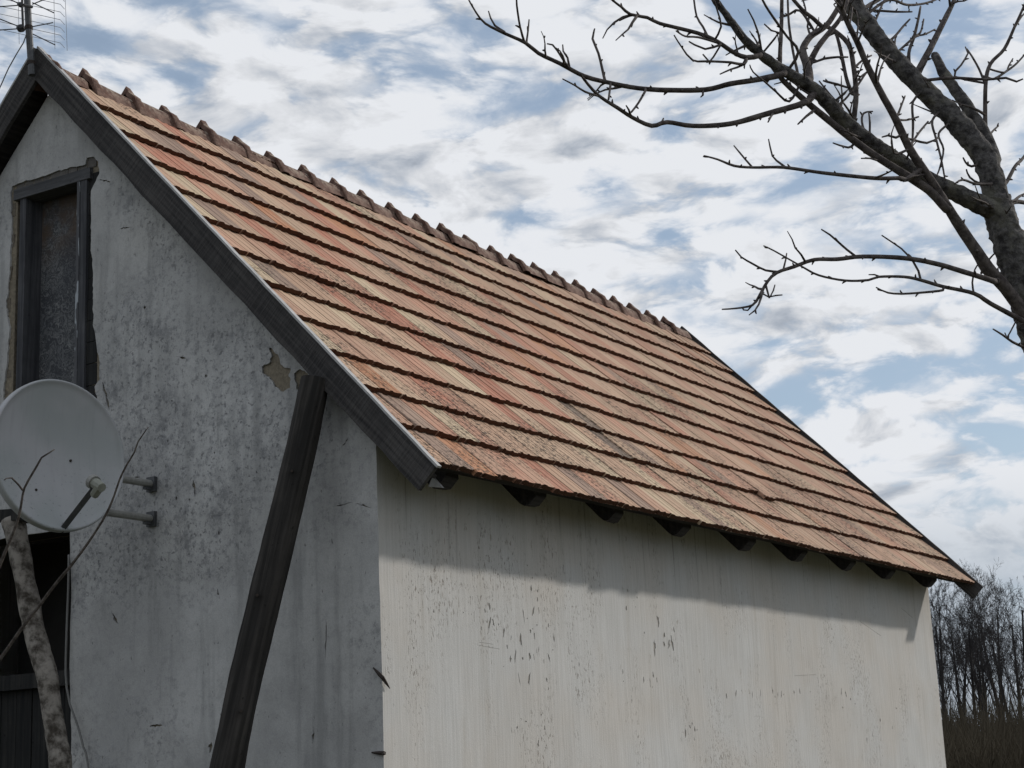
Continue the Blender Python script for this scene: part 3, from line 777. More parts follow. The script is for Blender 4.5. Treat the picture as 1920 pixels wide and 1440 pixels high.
# ------------------------------------------------------------------ leaning timber prop
def prop():
    a, b = on_x(590, 715, -.10), on_x(427, 1440, -.60)
    d = (b-a).normalized(); foot = a+d*((a.z+.02)/-d.z)
    o = empty('timber_prop', foot); tag(o, 'dark square-hewn timber prop leaning against the shaded gable wall', 'timber prop')
    L = (a-foot).length; k = 60; vs = []
    zax = (a-foot).normalized(); xax = V((1, 0, 0)); xax = (xax-zax*xax.dot(zax)).normalized(); yax = zax.cross(xax)
    sec = [(-.088, -.03), (-.074, -.062), (-.04, -.084), (.03, -.09), (.066, -.07), (.086, -.03), (.088, .03), (.07, .066), (.035, .086), (-.03, .088), (-.066, .07), (-.087, .03)]
    for i in range(k+1):
        l = L*i/k; t = .95-.10*i/k
        bx, by = .02*noise.noise(V((l*.7, 0, 1))), .02*noise.noise(V((l*.7, 5, 1)))
        for j, (x, y) in enumerate(sec):
            r = t*(1+.10*noise.noise(V((x*14, y*14, l*1.9)))+.05*noise.noise(V((x*50, y*50, l*9))))
            vs.append((x*r+bx, y*r+by, l))
    q = len(sec); fs = [(i*q+j, i*q+(j+1) % q, (i+1)*q+(j+1) % q, (i+1)*q+j) for i in range(k) for j in range(q)]+[tuple(range(q))[::-1], tuple(k*q+j for j in range(q))]
    mw = Matrix(((xax.x, yax.x, zax.x, 0), (xax.y, yax.y, zax.y, 0), (xax.z, yax.z, zax.z, 0), (0, 0, 0, 1)))
    MB().add(vs, fs).build('post', M['prop'], o, mw=mw @ Matrix.Rotation(radians(18), 4, 'Z'))
    # nails left in its face
    for px, py in ((547, 883), (566, 912), (452, 1333), (482, 1116)):
        p = on_x(px, py, a.x+(px-590)/(427-590)*-.50)-foot
        n = (CAM-foot-p).normalized(); MB().tube([p, p+n*.12], .008, 6).build('bolt', M['rust'], o)
prop()

# ------------------------------------------------------------------ satellite dish
def dish():
    c = on_x(113, 852, -.90)
    to = (CAM-c); to.z = 0; to.normalize(); rr = V((-to.y, to.x, 0))
    if rr.dot(rt) < 0: rr = -rr
    b = radians(31); n = (to*cos(b)+rr*sin(b)+V((0, 0, .06))).normalized()
    xx = V((0, 0, 1)).cross(n).normalized(); yy = n.cross(xx)
    px = depth_of(c)/FPX
    A, B = 139*px/1.0, 142*px
    A = 119*px/cos(b)*.985
    root = empty('satellite_dish', c); tag(root, 'grey round satellite dish on two wall brackets beside the attic hatch', 'satellite dish')
    mw = Matrix(((xx.x, yy.x, n.x, 0), (xx.y, yy.y, n.y, 0), (xx.z, yy.z, n.z, 0), (0, 0, 0, 1)))
    seg, rg = 72, 14
    prof = [(i/rg*.985, -.075*(1-(i/rg)**2)) for i in range(rg+1)]+[(1.0, .008), (1.022, .005), (1.030, -.004), (1.03, -.040), (1.0, -.042)]+[(i/6*.985, -.075*(1-(i/6)**2)-.012) for i in range(6, 0, -1)]
    vs = []; fs = []
    for r, z in prof:
        r = max(r, .002)
        vs += [(A*r*cos(2*pi*k/seg), B*r*sin(2*pi*k/seg), z) for k in range(seg)]
    for i in range(len(prof)-1): fs += [(i*seg+k, i*seg+(k+1) % seg, (i+1)*seg+(k+1) % seg, (i+1)*seg+k) for k in range(seg)]
    refl = MB().add(vs, fs).build('reflector', M['dish'], root, smooth=True, mw=mw)
    for u, v in ((.27, -.02), (-.30, -.48)):
        r2 = u*u+v*v; z = -.075*(1-r2)
        MB().tube([V((A*u, B*v, z-.004)), V((A*u, B*v, z+.006))], .007, 8).build('bolt', M['rust'], refl)
    # feed arm and feed head
    s = V((.02, -B*1.0, -.03)); e = V((.012, -B*.60, .30)); up_ = V((0, .5, .8)).normalized()
    MB().tube([s, s.lerp(e, .5), e], .020, 4).build('feed_arm', M['steel'], root, mw=mw)
    h = empty('feed_head'); h.parent = root; h.matrix_local = mw
    d1 = (V((0, -.02, -.05))-e).normalized()
    MB().tube([e-d1*.05+up_*.02, e+up_*.02, e+d1*.02+up_*.02], [.024, .029, .029], 10).build('body', M['plastic'], h)
    MB().tube([e+d1*.02+up_*.02, e+d1*.045+up_*.02, e+d1*.05+up_*.02], [.036, .039, .031], 14).build('horn', M['galv'], h)
    MB().tube([e-d1*.03+up_*.02, e-d1*.03-up_*.045], [.025, .022], 8).build('clamp', M['plastic'], h)
    # wall brackets
    mx = -.74; tips = []
    for px_, py_ in ((287, 908), (287, 973)):
        w = on_x(px_, py_, 0.)
        br = empty('wall_bracket'); br.parent = root; br.matrix_local = Matrix.Translation(w-c)
        MB().tube([V((0.0, 0, 0)), V((mx, 0, .0))], .021, 10).build('arm', M['galv'], br)
        MB().box((-.022, -.03, -.045), (.0, .032, .040)).build('wall_plate', M['steel'], br)
        MB().box((-.07, -.012, -.036), (-.021, .012, -.020)).build('gusset', M['steel'], br)
        tips.append(w+V((mx, 0, 0)))
    m0 = tips[1]-V((0, 0, .10)); m1 = tips[0]+V((0, 0, .22))
    MB().tube([m0-c, m1-c], .024, 10).build('mast', M['galv'], root)
    mid = (m0+m1)/2-c; back = n*-.10
    MB().tube([mid, mid.lerp(back, .5), back], .03, 6).build('back_clamp', M['steel'], root)
dish()

# ------------------------------------------------------------------ television aerial
def aerial():
    X = X0-.07
    p0, p1, p2 = on_x(60, 141, X), on_x(54.5, 60, X), on_x(47, -75, X)
    root = empty('television_aerial', p0); tag(root, 'wire grid television aerial on a grey pole at the gable peak', 'aerial')
    q = lambda p: p-p0
    k = depth_of(p0)/FPX
    MB().tube([q(p0), q(p1), q(p2)], 6.6*k, 10).build('mast', M['steel'], root)
    for py in (52, 118):
        c = q(on_x(58 if py > 100 else 54, py, X)); MB().tube([c-V((0, 0, .012)), c+V((0, 0, .012))], 7.9*k, 10).build('clamp', M['rust'], root)
    XB = X-.09
    boom = [on_x(43, -70, XB), on_x(41.5, 8, XB), on_x(43.5, 54, XB)]
    MB().tube([q(b) for b in boom], 2.3*k, 8).build('feed_bar', M['black'], root)
    MB().tube([q(on_x(41, 9, XB)), q(on_x(60, 13, X+.0))], 3*k, 6).build('bracket', M['black'], root)
    for py, r in ((9, 5.5), (53, 8)):
        c = q(on_x(39, py, XB)); MB().tube([c-V((0, .02, .012)), c-V((0, -.0, -.0)), c+V((0, .02, .012))], [r*.7*k, r*k, r*.7*k], 10).build('junction_box', M['black'], root)
    for a, b in (((61, 5), (101, 24)), ((61, 50), (99, 42.5)), ((62, 64), (103, 84)), ((34, 49), (-22, 27)), ((32, 54), (-25, 58)), ((61, 8), (100, -8)), ((34, 6), (-20, -20)), ((33, 10), (-22, 14))):
        A, B = on_x(a[0], a[1], XB+.02), on_x(b[0], b[1], XB-.10)
        MB().tube([q(A), q(B)], 1.15*k, 5).build('dipole', M['black'], root)
    # wire reflector behind the mast
    g = empty('reflector_grid'); g.parent = root; XR = X+.10
    for i in range(10):
        y = -60+i*14.5
        pts = [on_x(-70, y-33, XR-.02), on_x(-40, y-24, XR), on_x(34, y-8, XR), on_x(64, y-1, XR), on_x(100, y+7, XR), on_x(113, y+10, XR), on_x(121, y+19, XR-.06)]
        MB().tube([q(p) for p in pts], .55*k, 4).build('wire', M['wire'], g)
    for x, xx in ((-65, XR-.02), (34, XR), (101, XR), (121, XR-.06)):
        MB().tube([q(on_x(x-1, -65, xx)), q(on_x(x+2+(3 if x > 110 else 0), 78+(x*.14), xx))], .6*k, 4).build('wire', M['wire'], g)
    cb = [on_x(49, 66, X-.02), on_x(44, 80, X-.03), on_x(30, 103, X-.05), on_x(16, 128, X-.05), on_x(4, 155, X-.04), on_x(-12, 190, X-.03), on_x(-40, 260, X-.02)]
    P, _ = resample([(q(p), 0) for p in cb], .05)
    MB().tube(P, 1.1*k, 6).build('aerial_lead', M['cable'], root)
aerial()

# ------------------------------------------------------------------ crooked pole, shoots, hanging cable
def lower_left():
    pts = [((24, 975), 22), ((34, 1020), 20), ((46, 1085), 19.5), ((60, 1160), 20), ((76, 1225), 21), ((90, 1275), 20), ((98, 1330), 19.5), ((106, 1390), 20), ((114, 1450), 21)]
    X = -.55; P = [(on_x(p[0], p[1], X), w*depth_of(on_x(p[0], p[1], X))/FPX) for p, w in pts]
    last = P[-1][0]; P += [(V((last.x+.01, last.y-.05, last.z*.5)), P[-1][1]*1.05), (V((last.x+.02, last.y-.02, -.02)), P[-1][1]*1.2)]
    foot = P[-1][0].copy(); foot.z = 0
    root = empty('crooked_pole', foot); tag(root, 'crooked grey pole with patchy bark standing below the satellite dish', 'pole')
    pp, rr = resample([(p-foot, r) for p, r in P], .03)
    MB().tube(pp, rr, 14, rough=.10, freq=7).build('stem', M['pole'], root, smooth=True)
    t = P[0][0]-foot
    MB().box((-.07, -.10, -.03), (.07, .11, .035)).build('cross_block', M['darkwood'], root, mw=Matrix.Translation(t+V((.02, .0, .02))) @ Matrix.Rotation(.08, 4, 'X'))
    # shoots
    D = 7.2
    k = D/FPX
    s1 = [((-60, 1230), 4.5), ((-10, 1085), 4), ((30, 985), 3.4), ((40, 945), 3), ((46, 915), 2.8), ((68, 876), 2.6), ((78, 858), 2.2), ((94, 848), 1.8), ((102, 843), 1.3)]
    s1b = [((45, 922), 2), ((34, 908), 1.8), ((22, 896), 1.6), ((12, 897), 1.3), ((8, 900), 1)]
    s2 = [((-60, 1310), 5), ((0, 1236), 4.8), ((38, 1182), 4.4), ((72, 1138), 4.2), ((102, 1098), 4), ((140, 1052), 3.6), ((172, 1008), 3.2), ((198, 966), 3), ((214, 930), 2.8), ((224, 900), 2.6), ((237, 873), 2.4), ((252, 848), 2.1), ((259, 828), 1.8), ((270, 812), 1.5), ((278, 801), 1.1)]
    base = at(-110, 1560, D+.3); base.z = 0
    root = empty('bare_shrub', base); tag(root, 'thin leafless shrub shoots in front of the satellite dish', 'shrub')
    for s, dd in ((s1, -.1), (s2, .15)):
        P = [(base, 7*k), (base.lerp(at(*s[0][0], D+dd), .55)+V((.05, 0, .1)), 6*k)]+[(at(*p, D+dd+.1*i/len(s)), w*k*.78) for i, (p, w) in enumerate(s)]
        pp, rr = resample([(p-base, r) for p, r in P], .03)
        mb = MB().tube(pp, rr, 7, rough=.12, freq=20)
        so_ = mb.build('stem', M['shoot'], root, smooth=True)
        nb = MB()
        for i in range(8, len(pp)-2, 4):
            d = V((R.uniform(-1, 1), R.uniform(-1, 1), R.uniform(0, 1))).normalized(); nb.tube([pp[i], pp[i]+d*rr[i]*2.2], [rr[i]*.7, rr[i]*.3], 5)
        nb.build('buds', M['twig'], so_)['kind'] = 'stuff'
        if s is s1:
            P = [(at(*p, D-.02-.03*i)-base, w*k) for i, (p, w) in enumerate(s1b)]; P[0] = (at(45, 922, D-.1+.06)-base, 2*k)
            pp, rr = resample(P, .03); MB().tube(pp, rr, 6).build('twig', M['twig'], so_, smooth=True)
    cb = [on_x(129, 1040, -.02), on_x(128, 1100, -.02), on_x(125, 1180, -.025), on_x(123, 1260, -.03), on_x(125, 1290, -.03), on_x(131, 1320, -.03), on_x(146, 1362, -.03), on_x(156, 1400, -.03), on_x(166, 1440, -.03)]
    last = cb[-1]; cb += [V((-.03, last.y-.05, last.z-.5)), V((-.03, last.y-.04, .0))]
    P, _ = resample([(p, 0) for p in cb], .06)
    tag(MB().tube(P, .0065, 7).build('hanging_cable', M['cable'], smooth=True), 'thin grey cable hanging down the gable wall beside the dark doorway', 'cable')
lower_left()

# ------------------------------------------------------------------ bare tree at the right
def near_tree():
    D0 = 5.3
    segs = {}
    def line(pts, d0, d1):
        n = len(pts)-1
        return [(at(p[0], p[1], d0+(d1-d0)*i/n), p[2]/2*(d0+(d1-d0)*i/n)/FPX) for i, p in enumerate(pts)]
    trunk = line([(2160, 1750, 150), (2090, 1300, 118), (2040, 950, 96), (1985, 720, 82), (1938, 590, 72), (1905, 490, 64), (1880, 420, 58), (1866, 372, 56)], D0-.1, D0)
    b0 = trunk[0][0].copy(); b0.z = 0
    trunk = [(b0+V((.05, .02, -.05)), .135), (b0+V((.02, .0, .5)), .12)]+[t for t in trunk if t[0].z > .9]
    root = empty('bare_tree', b0); tag(root, 'leafless fruit tree with rough dark limbs reaching in from the right', 'tree')
    def add(name, pts, mat, parent, rough, sides, step, spur=0., freq=14.):
        pp, rr = resample([(p-b0, r) for p, r in pts], step)
        o = MB().tube(pp, rr, sides, rough=rough, seed=R.uniform(0, 50), freq=freq)
        if spur:
            acc = 0
            for i in range(1, len(pp)-1):
                acc += (pp[i]-pp[i-1]).length
                if acc > spur*R.uniform(.5, 1.5):
                    acc = 0; t = (pp[i+1]-pp[i-1]).normalized(); d = t.cross(V((R.uniform(-1, 1), R.uniform(-1, 1), R.uniform(-1, 1)))).normalized()
                    d = (d+t*.5).normalized(); l = R.uniform(.003, .010)+rr[i]*.25
                    o.tube([pp[i]-t*.004, pp[i]+d*(rr[i]*.7+l*.6), pp[i]+d*(rr[i]+l)], [min(max(rr[i]*.6, .0028), .006), min(max(rr[i]*.5, .0026), .005), .0012], 6)
        return o.build(name, mat, parent, smooth=True)
    add('trunk', trunk, M['bark'], root, .15, 30, .011, freq=38)
    limbs = [
        ('A', [(1872, 385, 50), (1858, 330, 52), (1843, 290, 50), (1812, 250, 47), (1780, 213, 45), (1745, 180, 42), (1700, 135, 40), (1660, 90, 38), (1625, 45, 38), (1600, 10, 40), (1570, -60, 36), (1540, -140, 28)], 0, .25, .15, 26, .009, 0, 'bark'),
        ('B', [(1876, 400, 44), (1838, 384, 42), (1800, 365, 38), (1742, 338, 35), (1685, 303, 34), (1628, 264, 32), (1585, 229, 31), (1548, 188, 30), (1508, 155, 27), (1456, 124, 22), (1419, 95, 20), (1393, 70, 18), (1362, 28, 15), (1335, -8, 13), (1300, -70, 9)], 0, -.45, .14, 22, .009, 0, 'bark'),
        ('C', [(1862, 300, 34), (1843, 250, 30), (1817, 206, 27), (1794, 172, 24), (1771, 140, 22), (1755, 108, 18), (1752, 103, 13)], .03, .3, .14, 14, .012, 0, 'bark'),
        ('D', [(1975, 680, 30), (1920, 588, 26), (1885, 540, 24), (1851, 502, 25), (1832, 472, 22), (1800, 425, 20), (1773, 382, 18), (1740, 330, 16), (1708, 283, 16), (1679, 223, 14), (1651, 172, 13), (1625, 120, 12), (1608, 80, 11), (1588, 40, 10), (1568, -10, 8), (1540, -80, 6)], -.22, -.5, .05, 10, .02, .09, 'twig'),
        ('E', [(1775, 392, 17), (1742, 357, 17), (1685, 320, 15), (1639, 291, 14), (1599, 262, 14), (1553, 225, 13), (1519, 197, 12), (1493, 174, 11), (1470, 153, 10), (1448, 126, 7)], -.34, -.45, .05, 10, .02, .10, 'twig'),
        ('F', [(1470, 138, 13), (1453, 143, 12), (1410, 151, 10.5), (1370, 157, 10), (1323, 168, 10), (1251, 169, 9.5), (1194, 165, 9), (1142, 155, 8.5), (1096, 143, 9), (1050, 119, 8), (1010, 100, 7.5), (985, 80, 7), (945, 62, 6), (910, 44, 4.6), (893, 24, 3.6), (879, 0, 3)], -.42, -.8, .05, 9, .02, .06, 'twig'),
        ('G', [(1518, 186, 13), (1500, 196, 12), (1436, 214, 11), (1370, 232, 10), (1300, 236, 9), (1251, 229, 8.5), (1222, 236, 8.5), (1185, 220, 7.5), (1159, 203, 7.5), (1122, 179, 6.5), (1096, 150, 5), (1088, 138, 4)], -.4, -.95, .05, 9, .02, .06, 'twig'),
        ('H', [(1700, 336, 10), (1685, 334, 9), (1639, 334, 8), (1542, 324, 7), (1470, 314, 6.2), (1413, 314, 5.5), (1377, 311, 5), (1346, 299, 4), (1320, 292, 3)], -.3, -.75, .05, 8, .02, .06, 'twig'),
        ('I', [(1866, 528, 13), (1857, 525, 11), (1804, 509, 10), (1757, 495, 9.5), (1695, 484, 9), (1617, 481, 8), (1570, 486, 7.8), (1526, 487, 7.2), (1489, 500, 7), (1457, 511, 6.6), (1439, 528, 6), (1423, 556, 5.5), (1411, 572, 4.6), (1382, 578, 3.6), (1354, 580, 2.8)], -.26, -.8, .05, 9, .02, .05, 'twig'),
        ('J', [(1985, 640, 12), (1920, 603, 10), (1857, 569, 8.8), (1826, 550, 8), (1767, 537, 7), (1726, 525, 6.5), (1695, 519, 5.8), (1648, 519, 5), (1629, 525, 4.8), (1585, 526, 4.6), (1535, 516, 4.2), (1504, 500, 3.6), (1451, 470, 3), (1432, 461, 2.4)], -.2, -.7, .05, 9, .02, .05, 'twig'),
        ('K', [(1425, 104, 10), (1400, 108, 10), (1375, 98, 9), (1345, 78, 8.5), (1308, 62, 8), (1237, 44, 7), (1214, 33, 6.6), (1182, 27, 6), (1165, 13, 5), (1148, 0, 4.2), (1130, -20, 3)], -.38, -.7, .05, 8, .02, .06, 'twig'),
        ('M', [(1852, 275, 11), (1848, 252, 9), (1848, 160, 8), (1857, 120, 7), (1883, 92, 6.4), (1903, 49, 5.4), (1920, 11, 4.4), (1935, -30, 3)], .02, .3, .05, 8, .02, .07, 'twig'),
        ('N', [(1712, 148, 18), (1720, 136, 15), (1742, 95, 12.5), (1765, 49, 11), (1785, 9, 9), (1800, -25, 7)], .12, .5, .07, 9, .02, .08, 'twig'),
        ('Q', [(1516, 150, 19), (1513, 123, 17), (1505, 95, 14), (1519, 69, 12.5), (1548, 49, 11), (1570, 17, 10), (1590, -20, 8)], -.36, .0, .08, 9, .02, .09, 'twig'),
        ('S', [(1603, 246, 12), (1599, 238, 11), (1605, 178, 10), (1599, 115, 9.5), (1591, 83, 9), (1568, 60, 8), (1548, 49, 8)], -.3, -.05, .06, 9, .02, .07, 'twig'),
    ]
    objs = {}; geo = {}
    geo['T'] = ([(2090, 1300), (2040, 950), (1985, 720), (1938, 590), (1905, 490), (1880, 420), (1866, 372)], D0-.1, D0)
    PAR = dict(A='T', B='T', C='A', D='T', E='D', F='B', G='B', H='D', I='D', J='D', K='B', M='A', N='A', Q='B', S='B')
    def snap(par, x, y):
        gp, g0, g1 = geo[par]; best = None; n = len(gp)-1
        for i in range(n):
            a, b = V(gp[i][:2]), V(gp[i+1][:2]); d = b-a; t = min(1, max(0, (V((x, y))-a).dot(d)/d.length_squared)); q = a+d*t; e = (q-V((x, y))).length
            if best is None or e < best[0]: best = (e, q, g0+(g1-g0)*(i+t)/n)
        return best
    for nm, pts, d0, d1, ro, sd, st, sp, mt in limbs:
        e_, q_, dp = snap(PAR[nm], *pts[0][:2])
        if e_ > 3: pts = [(q_.x, q_.y, pts[0][2])]+pts
        L = line(pts, dp, dp+d1-d0); geo[nm] = (pts, dp, dp+d1-d0)
        if mt == 'bark': L = [(p, r*.89) for p, r in L]
        objs[nm] = add('branch', L, M[mt], root, ro, sd, st, sp, 40 if mt == 'bark' else 22)
    # twigs: (parent, start depth offset, end offset, pixel points)
    tw = [('F', -.62, -.5, [(1134, 150, 6), (1132, 142, 5.5), (1122, 100, 5), (1111, 73, 4.6), (1113, 62, 3.6), (1115, 54, 2.6)]), ('F', -.66, -.72, [(1064, 124, 5), (1056, 112, 4.4), (1045, 95, 3.8), (1036, 84, 3.4), (1026, 82, 2.6)]),
          ('F', -.66, -.6, [(1068, 128, 5), (1064, 108, 4.2), (1056, 96, 3.6), (1055, 84, 2.6)]), ('F', -.7, -.8, [(983, 78, 5), (975, 50, 4.2), (969, 10, 3.8), (968, -10, 3)]), ('F', -.7, -.6, [(987, 80, 4.6), (990, 58, 3.6), (992, 37, 2.6)]), ('F', -.74, -.65, [(946, 60, 5), (928, 48, 4), (920, 34, 3.4), (916, 21, 2.4)]),
          ('F', -.6, -.8, [(1210, 170, 5), (1197, 193, 4.4), (1184, 210, 4)]), ('F', -.62, -.8, [(1145, 156, 5), (1143, 172, 4.4), (1141, 186, 4)]), ('G', -.85, -1.0, [(1122, 180, 4.6), (1097, 172, 4.2), (1078, 160, 3.6), (1055, 148, 2.6)]), ('G', -.8, -.86, [(1183, 218, 5), (1179, 206, 4), (1174, 198, 2.6)]),
          ('F', -.55, -.6, [(1318, 169, 5), (1318, 178, 4), (1314, 182, 2.4)]), ('G', -.7, -.66, [(1241, 230, 5), (1244, 222, 3)]),
          ('G', -.5, -.6, [(1450, 212, 5), (1446, 218, 4), (1440, 229, 2.6)]), ('E', -.4, -.5, [(1525, 208, 6), (1512, 218, 5), (1496, 233, 3)]),
          ('H', -.62, -.55, [(1410, 313, 4.4), (1396, 297, 3.6), (1386, 285, 3.2), (1376, 273, 2.4)]), ('H', -.58, -.5, [(1472, 313, 4.6), (1456, 301, 4), (1448, 292, 3.6), (1444, 276, 3.2), (1441, 261, 2.4)]), ('H', -.4, -.5, [(1640, 334, 4.6), (1658, 327, 3.6), (1672, 320, 2.6)]),
          ('I', -.5, -.55, [(1605, 481, 5), (1588, 468, 4.6), (1570, 452, 4.2), (1556, 440, 3.8), (1540, 430, 2.8)]), ('I', -.68, -.75, [(1462, 510, 5), (1436, 507, 4.4), (1412, 495, 3.8), (1390, 482, 3.2), (1379, 469, 2.6)]), ('I', -.7, -.72, [(1436, 535, 4.4), (1442, 557, 4), (1455, 554, 3.2), (1467, 553, 2.4)]),
          ('I', -.7, -.68, [(1443, 558, 3.4), (1450, 545, 3), (1453, 534, 2.4)]), ('I', -.66, -.6, [(1469, 504, 4), (1473, 488, 3.4), (1475, 475, 2.6)]), ('I', -.74, -.74, [(1409, 574, 3.4), (1402, 582, 3), (1393, 581, 2.4)]),
          ('J', -.42, -.55, [(1768, 544, 5), (1735, 548, 4.6), (1690, 551, 4.2), (1665, 549, 3.8), (1652, 544, 3.2), (1643, 539, 2.6)]), ('J', -.46, -.4, [(1726, 524, 5), (1722, 508, 4.4), (1712, 490, 4.2), (1700, 476, 3.8), (1690, 466, 3.4), (1653, 441, 2.6)]), ('J', -.4, -.3, [(1826, 550, 4.4), (1823, 530, 3.6), (1828, 505, 3), (1838, 490, 2.6)]),
          ('J', -.48, -.5, [(1650, 519, 3.8), (1640, 515, 3), (1629, 515, 2.2)]), ('D', -.3, -.2, [(1840, 512, 5), (1850, 492, 4), (1866, 474, 3)]),
          ('K', -.5, -.5, [(1185, 28, 4.4), (1172, 33, 4), (1161, 39, 2.8)]), ('K', -.42, -.6, [(1345, 80, 5), (1310, 70, 4.4), (1285, 68, 3.8), (1268, 58, 3)]), ('K', -.42, -.5, [(1350, 84, 5), (1322, 92, 4.4), (1302, 84, 3.6), (1292, 78, 2.8)]), ('K', -.4, -.3, [(1330, 74, 5), (1318, 50, 4.6), (1306, 30, 4), (1300, -10, 3.6)]), ('K', -.42, -.5, [(1340, 75, 4.4), (1352, 50, 4), (1345, 20, 3.4), (1335, -10, 3)]),
          ('K', -.38, -.6, [(1395, 121, 6), (1370, 117, 5), (1330, 115, 4.6), (1299, 113, 4), (1278, 88, 3.2), (1264, 66, 2.6)]), ('K', -.45, -.5, [(1330, 116, 3.6), (1318, 102, 3)]), ('K', -.4, -.5, [(1392, 122, 4.4), (1370, 130, 3.8), (1350, 139, 2.6)]),
          ('B', -.34, -.1, [(1462, 118, 9), (1463, 90, 8), (1465, 57, 7.6), (1466, 0, 7), (1467, -40, 5)]), ('B', -.34, -.2, [(1496, 140, 6), (1490, 112, 5.2), (1485, 86, 5), (1479, 43, 4.6), (1477, 0, 4), (1475, -30, 3)]), ('B', -.34, -.5, [(1497, 98, 6), (1475, 68, 5), (1455, 40, 5), (1435, 10, 4.6), (1420, -20, 3.6)]), ('B', -.36, -.4, [(1427, 92, 5), (1421, 60, 4), (1413, 38, 3.4), (1402, 17, 2.6)]), ('B', -.36, -.4, [(1460, 61, 4), (1446, 57, 3.6), (1433, 45, 2.6)]),
          ('B', -.3, -.5, [(1480, 190, 5), (1455, 172, 4), (1436, 155, 3.6), (1412, 135, 3), (1406, 122, 2.4)]), ('B', -.25, -.4, [(1596, 275, 5), (1580, 274, 4), (1562, 268, 2.6)]), ('B', -.2, -.4, [(1648, 300, 4.4), (1632, 297, 3.6), (1615, 297, 2.6)]),
          ('B', -.3, -.3, [(1592, 165, 5), (1570, 158, 5), (1550, 153, 4.4), (1543, 151, 3)]), ('B', -.3, -.1, [(1580, 205, 5), (1556, 177, 4), (1536, 152, 3)]), ('B', -.25, .0, [(1568, 200, 5), (1590, 180, 4), (1608, 150, 4), (1625, 135, 3)]), ('B', -.28, -.1, [(1626, 262, 5), (1616, 228, 4.6), (1620, 212, 4), (1636, 209, 2.8)]), ('B', -.2, -.1, [(1630, 258, 4.4), (1631, 230, 4), (1629, 212, 3)]),
          ('Q', -.2, -.05, [(1516, 122, 13), (1533, 89, 11), (1553, 63, 10), (1576, 34, 8), (1590, 0, 6)]), ('Q', -.15, -.2, [(1540, 49, 9), (1524, 34, 8), (1508, 22, 7.4), (1488, 0, 7), (1470, -25, 5)]), ('Q', -.15, -.1, [(1520, 67, 5), (1514, 50, 4), (1517, 35, 3)]), ('Q', -.16, -.1, [(1528, 116, 5), (1545, 110, 5), (1570, 107, 4.4), (1590, 107, 3.4)]), ('Q', -.1, .1, [(1500, 20, 5), (1478, 28, 4.4), (1462, 33, 3)]), ('Q', -.1, .1, [(1513, 38, 4), (1510, 15, 3.6), (1502, -10, 3)]),
          ('S', -.2, .0, [(1598, 175, 8), (1588, 150, 7.4), (1582, 123, 7), (1573, 80, 6.6), (1566, 58, 6)]), ('S', -.2, -.1, [(1604, 125, 5), (1618, 112, 4), (1634, 104, 3.4)]), ('S', -.2, -.1, [(1608, 160, 4.4), (1620, 142, 4), (1627, 134, 3)]),
          ('A', .1, .0, [(1718, 149, 9), (1740, 150, 6.4), (1785, 146, 6), (1851, 149, 5), (1886, 146, 4.6), (1906, 153, 4), (1918, 148, 3)]), ('A', .12, .4, [(1706, 138, 8), (1704, 100, 6.6), (1714, 69, 6), (1722, 35, 5), (1726, 12, 3.6)]), ('A', .12, .4, [(1714, 70, 4.6), (1726, 60, 4), (1732, 36, 3)]), ('A', .12, .4, [(1714, 71, 4), (1735, 64, 3.6), (1753, 55, 3)]), ('A', .2, .5, [(1612, 22, 10), (1636, 6, 8), (1665, -10, 6)]), ('A', .15, .3, [(1656, 88, 6), (1678, 68, 5), (1693, 50, 4.4), (1706, 36, 3)]), ('A', .15, .4, [(1676, 108, 5), (1677, 90, 4.4), (1679, 70, 3)]), ('A', .2, .4, [(1630, 20, 5), (1680, 22, 4.4), (1710, 22, 3)]), ('A', .2, .5, [(1640, 40, 5), (1650, 18, 4.4), (1660, -5, 3)]),
          ('A', .1, .6, [(1665, 0, 6), (1700, 9, 5), (1735, 6, 4.4), (1765, -5, 3.4)]),
          ('A', .06, -.1, [(1712, 190, 5), (1712, 230, 5), (1711, 260, 4.4), (1708, 285, 4)]), ('A', .04, -.2, [(1748, 226, 5), (1755, 260, 4.4), (1765, 300, 4), (1772, 338, 3)]), ('A', .04, -.2, [(1760, 250, 4.4), (1769, 280, 4), (1762, 315, 3.4), (1756, 330, 2.6)]),
          ('D', -.32, -.2, [(1690, 258, 6), (1712, 262, 5), (1738, 268, 4.6), (1760, 258, 3.4)]), ('D', -.32, -.1, [(1706, 275, 5), (1722, 250, 4.4), (1740, 228, 3.6)]), ('D', -.34, -.4, [(1680, 258, 5), (1665, 254, 4), (1654, 257, 2.8)]), ('D', -.34, -.1, [(1679, 224, 5), (1700, 225, 4), (1722, 219, 3.4)]), ('D', -.36, -.2, [(1683, 216, 5), (1690, 198, 4), (1697, 180, 3)]), ('D', -.3, -.4, [(1690, 286, 5), (1676, 287, 4), (1672, 262, 3)]),
          ('M', .1, .2, [(1848, 160, 5), (1836, 130, 4.4), (1822, 105, 4), (1813, 92, 3)]), ('M', .1, .2, [(1790, 143, 4.4), (1802, 122, 4), (1815, 100, 3.4), (1810, 88, 2.6)]), ('M', .05, .3, [(1852, 258, 5), (1862, 245, 4), (1872, 236, 3)]), ('M', .05, .3, [(1864, 148, 5), (1885, 135, 4.4), (1905, 120, 4), (1925, 98, 3)]), ('M', .1, .3, [(1884, 136, 4), (1892, 122, 3.4), (1899, 110, 2.6)]),
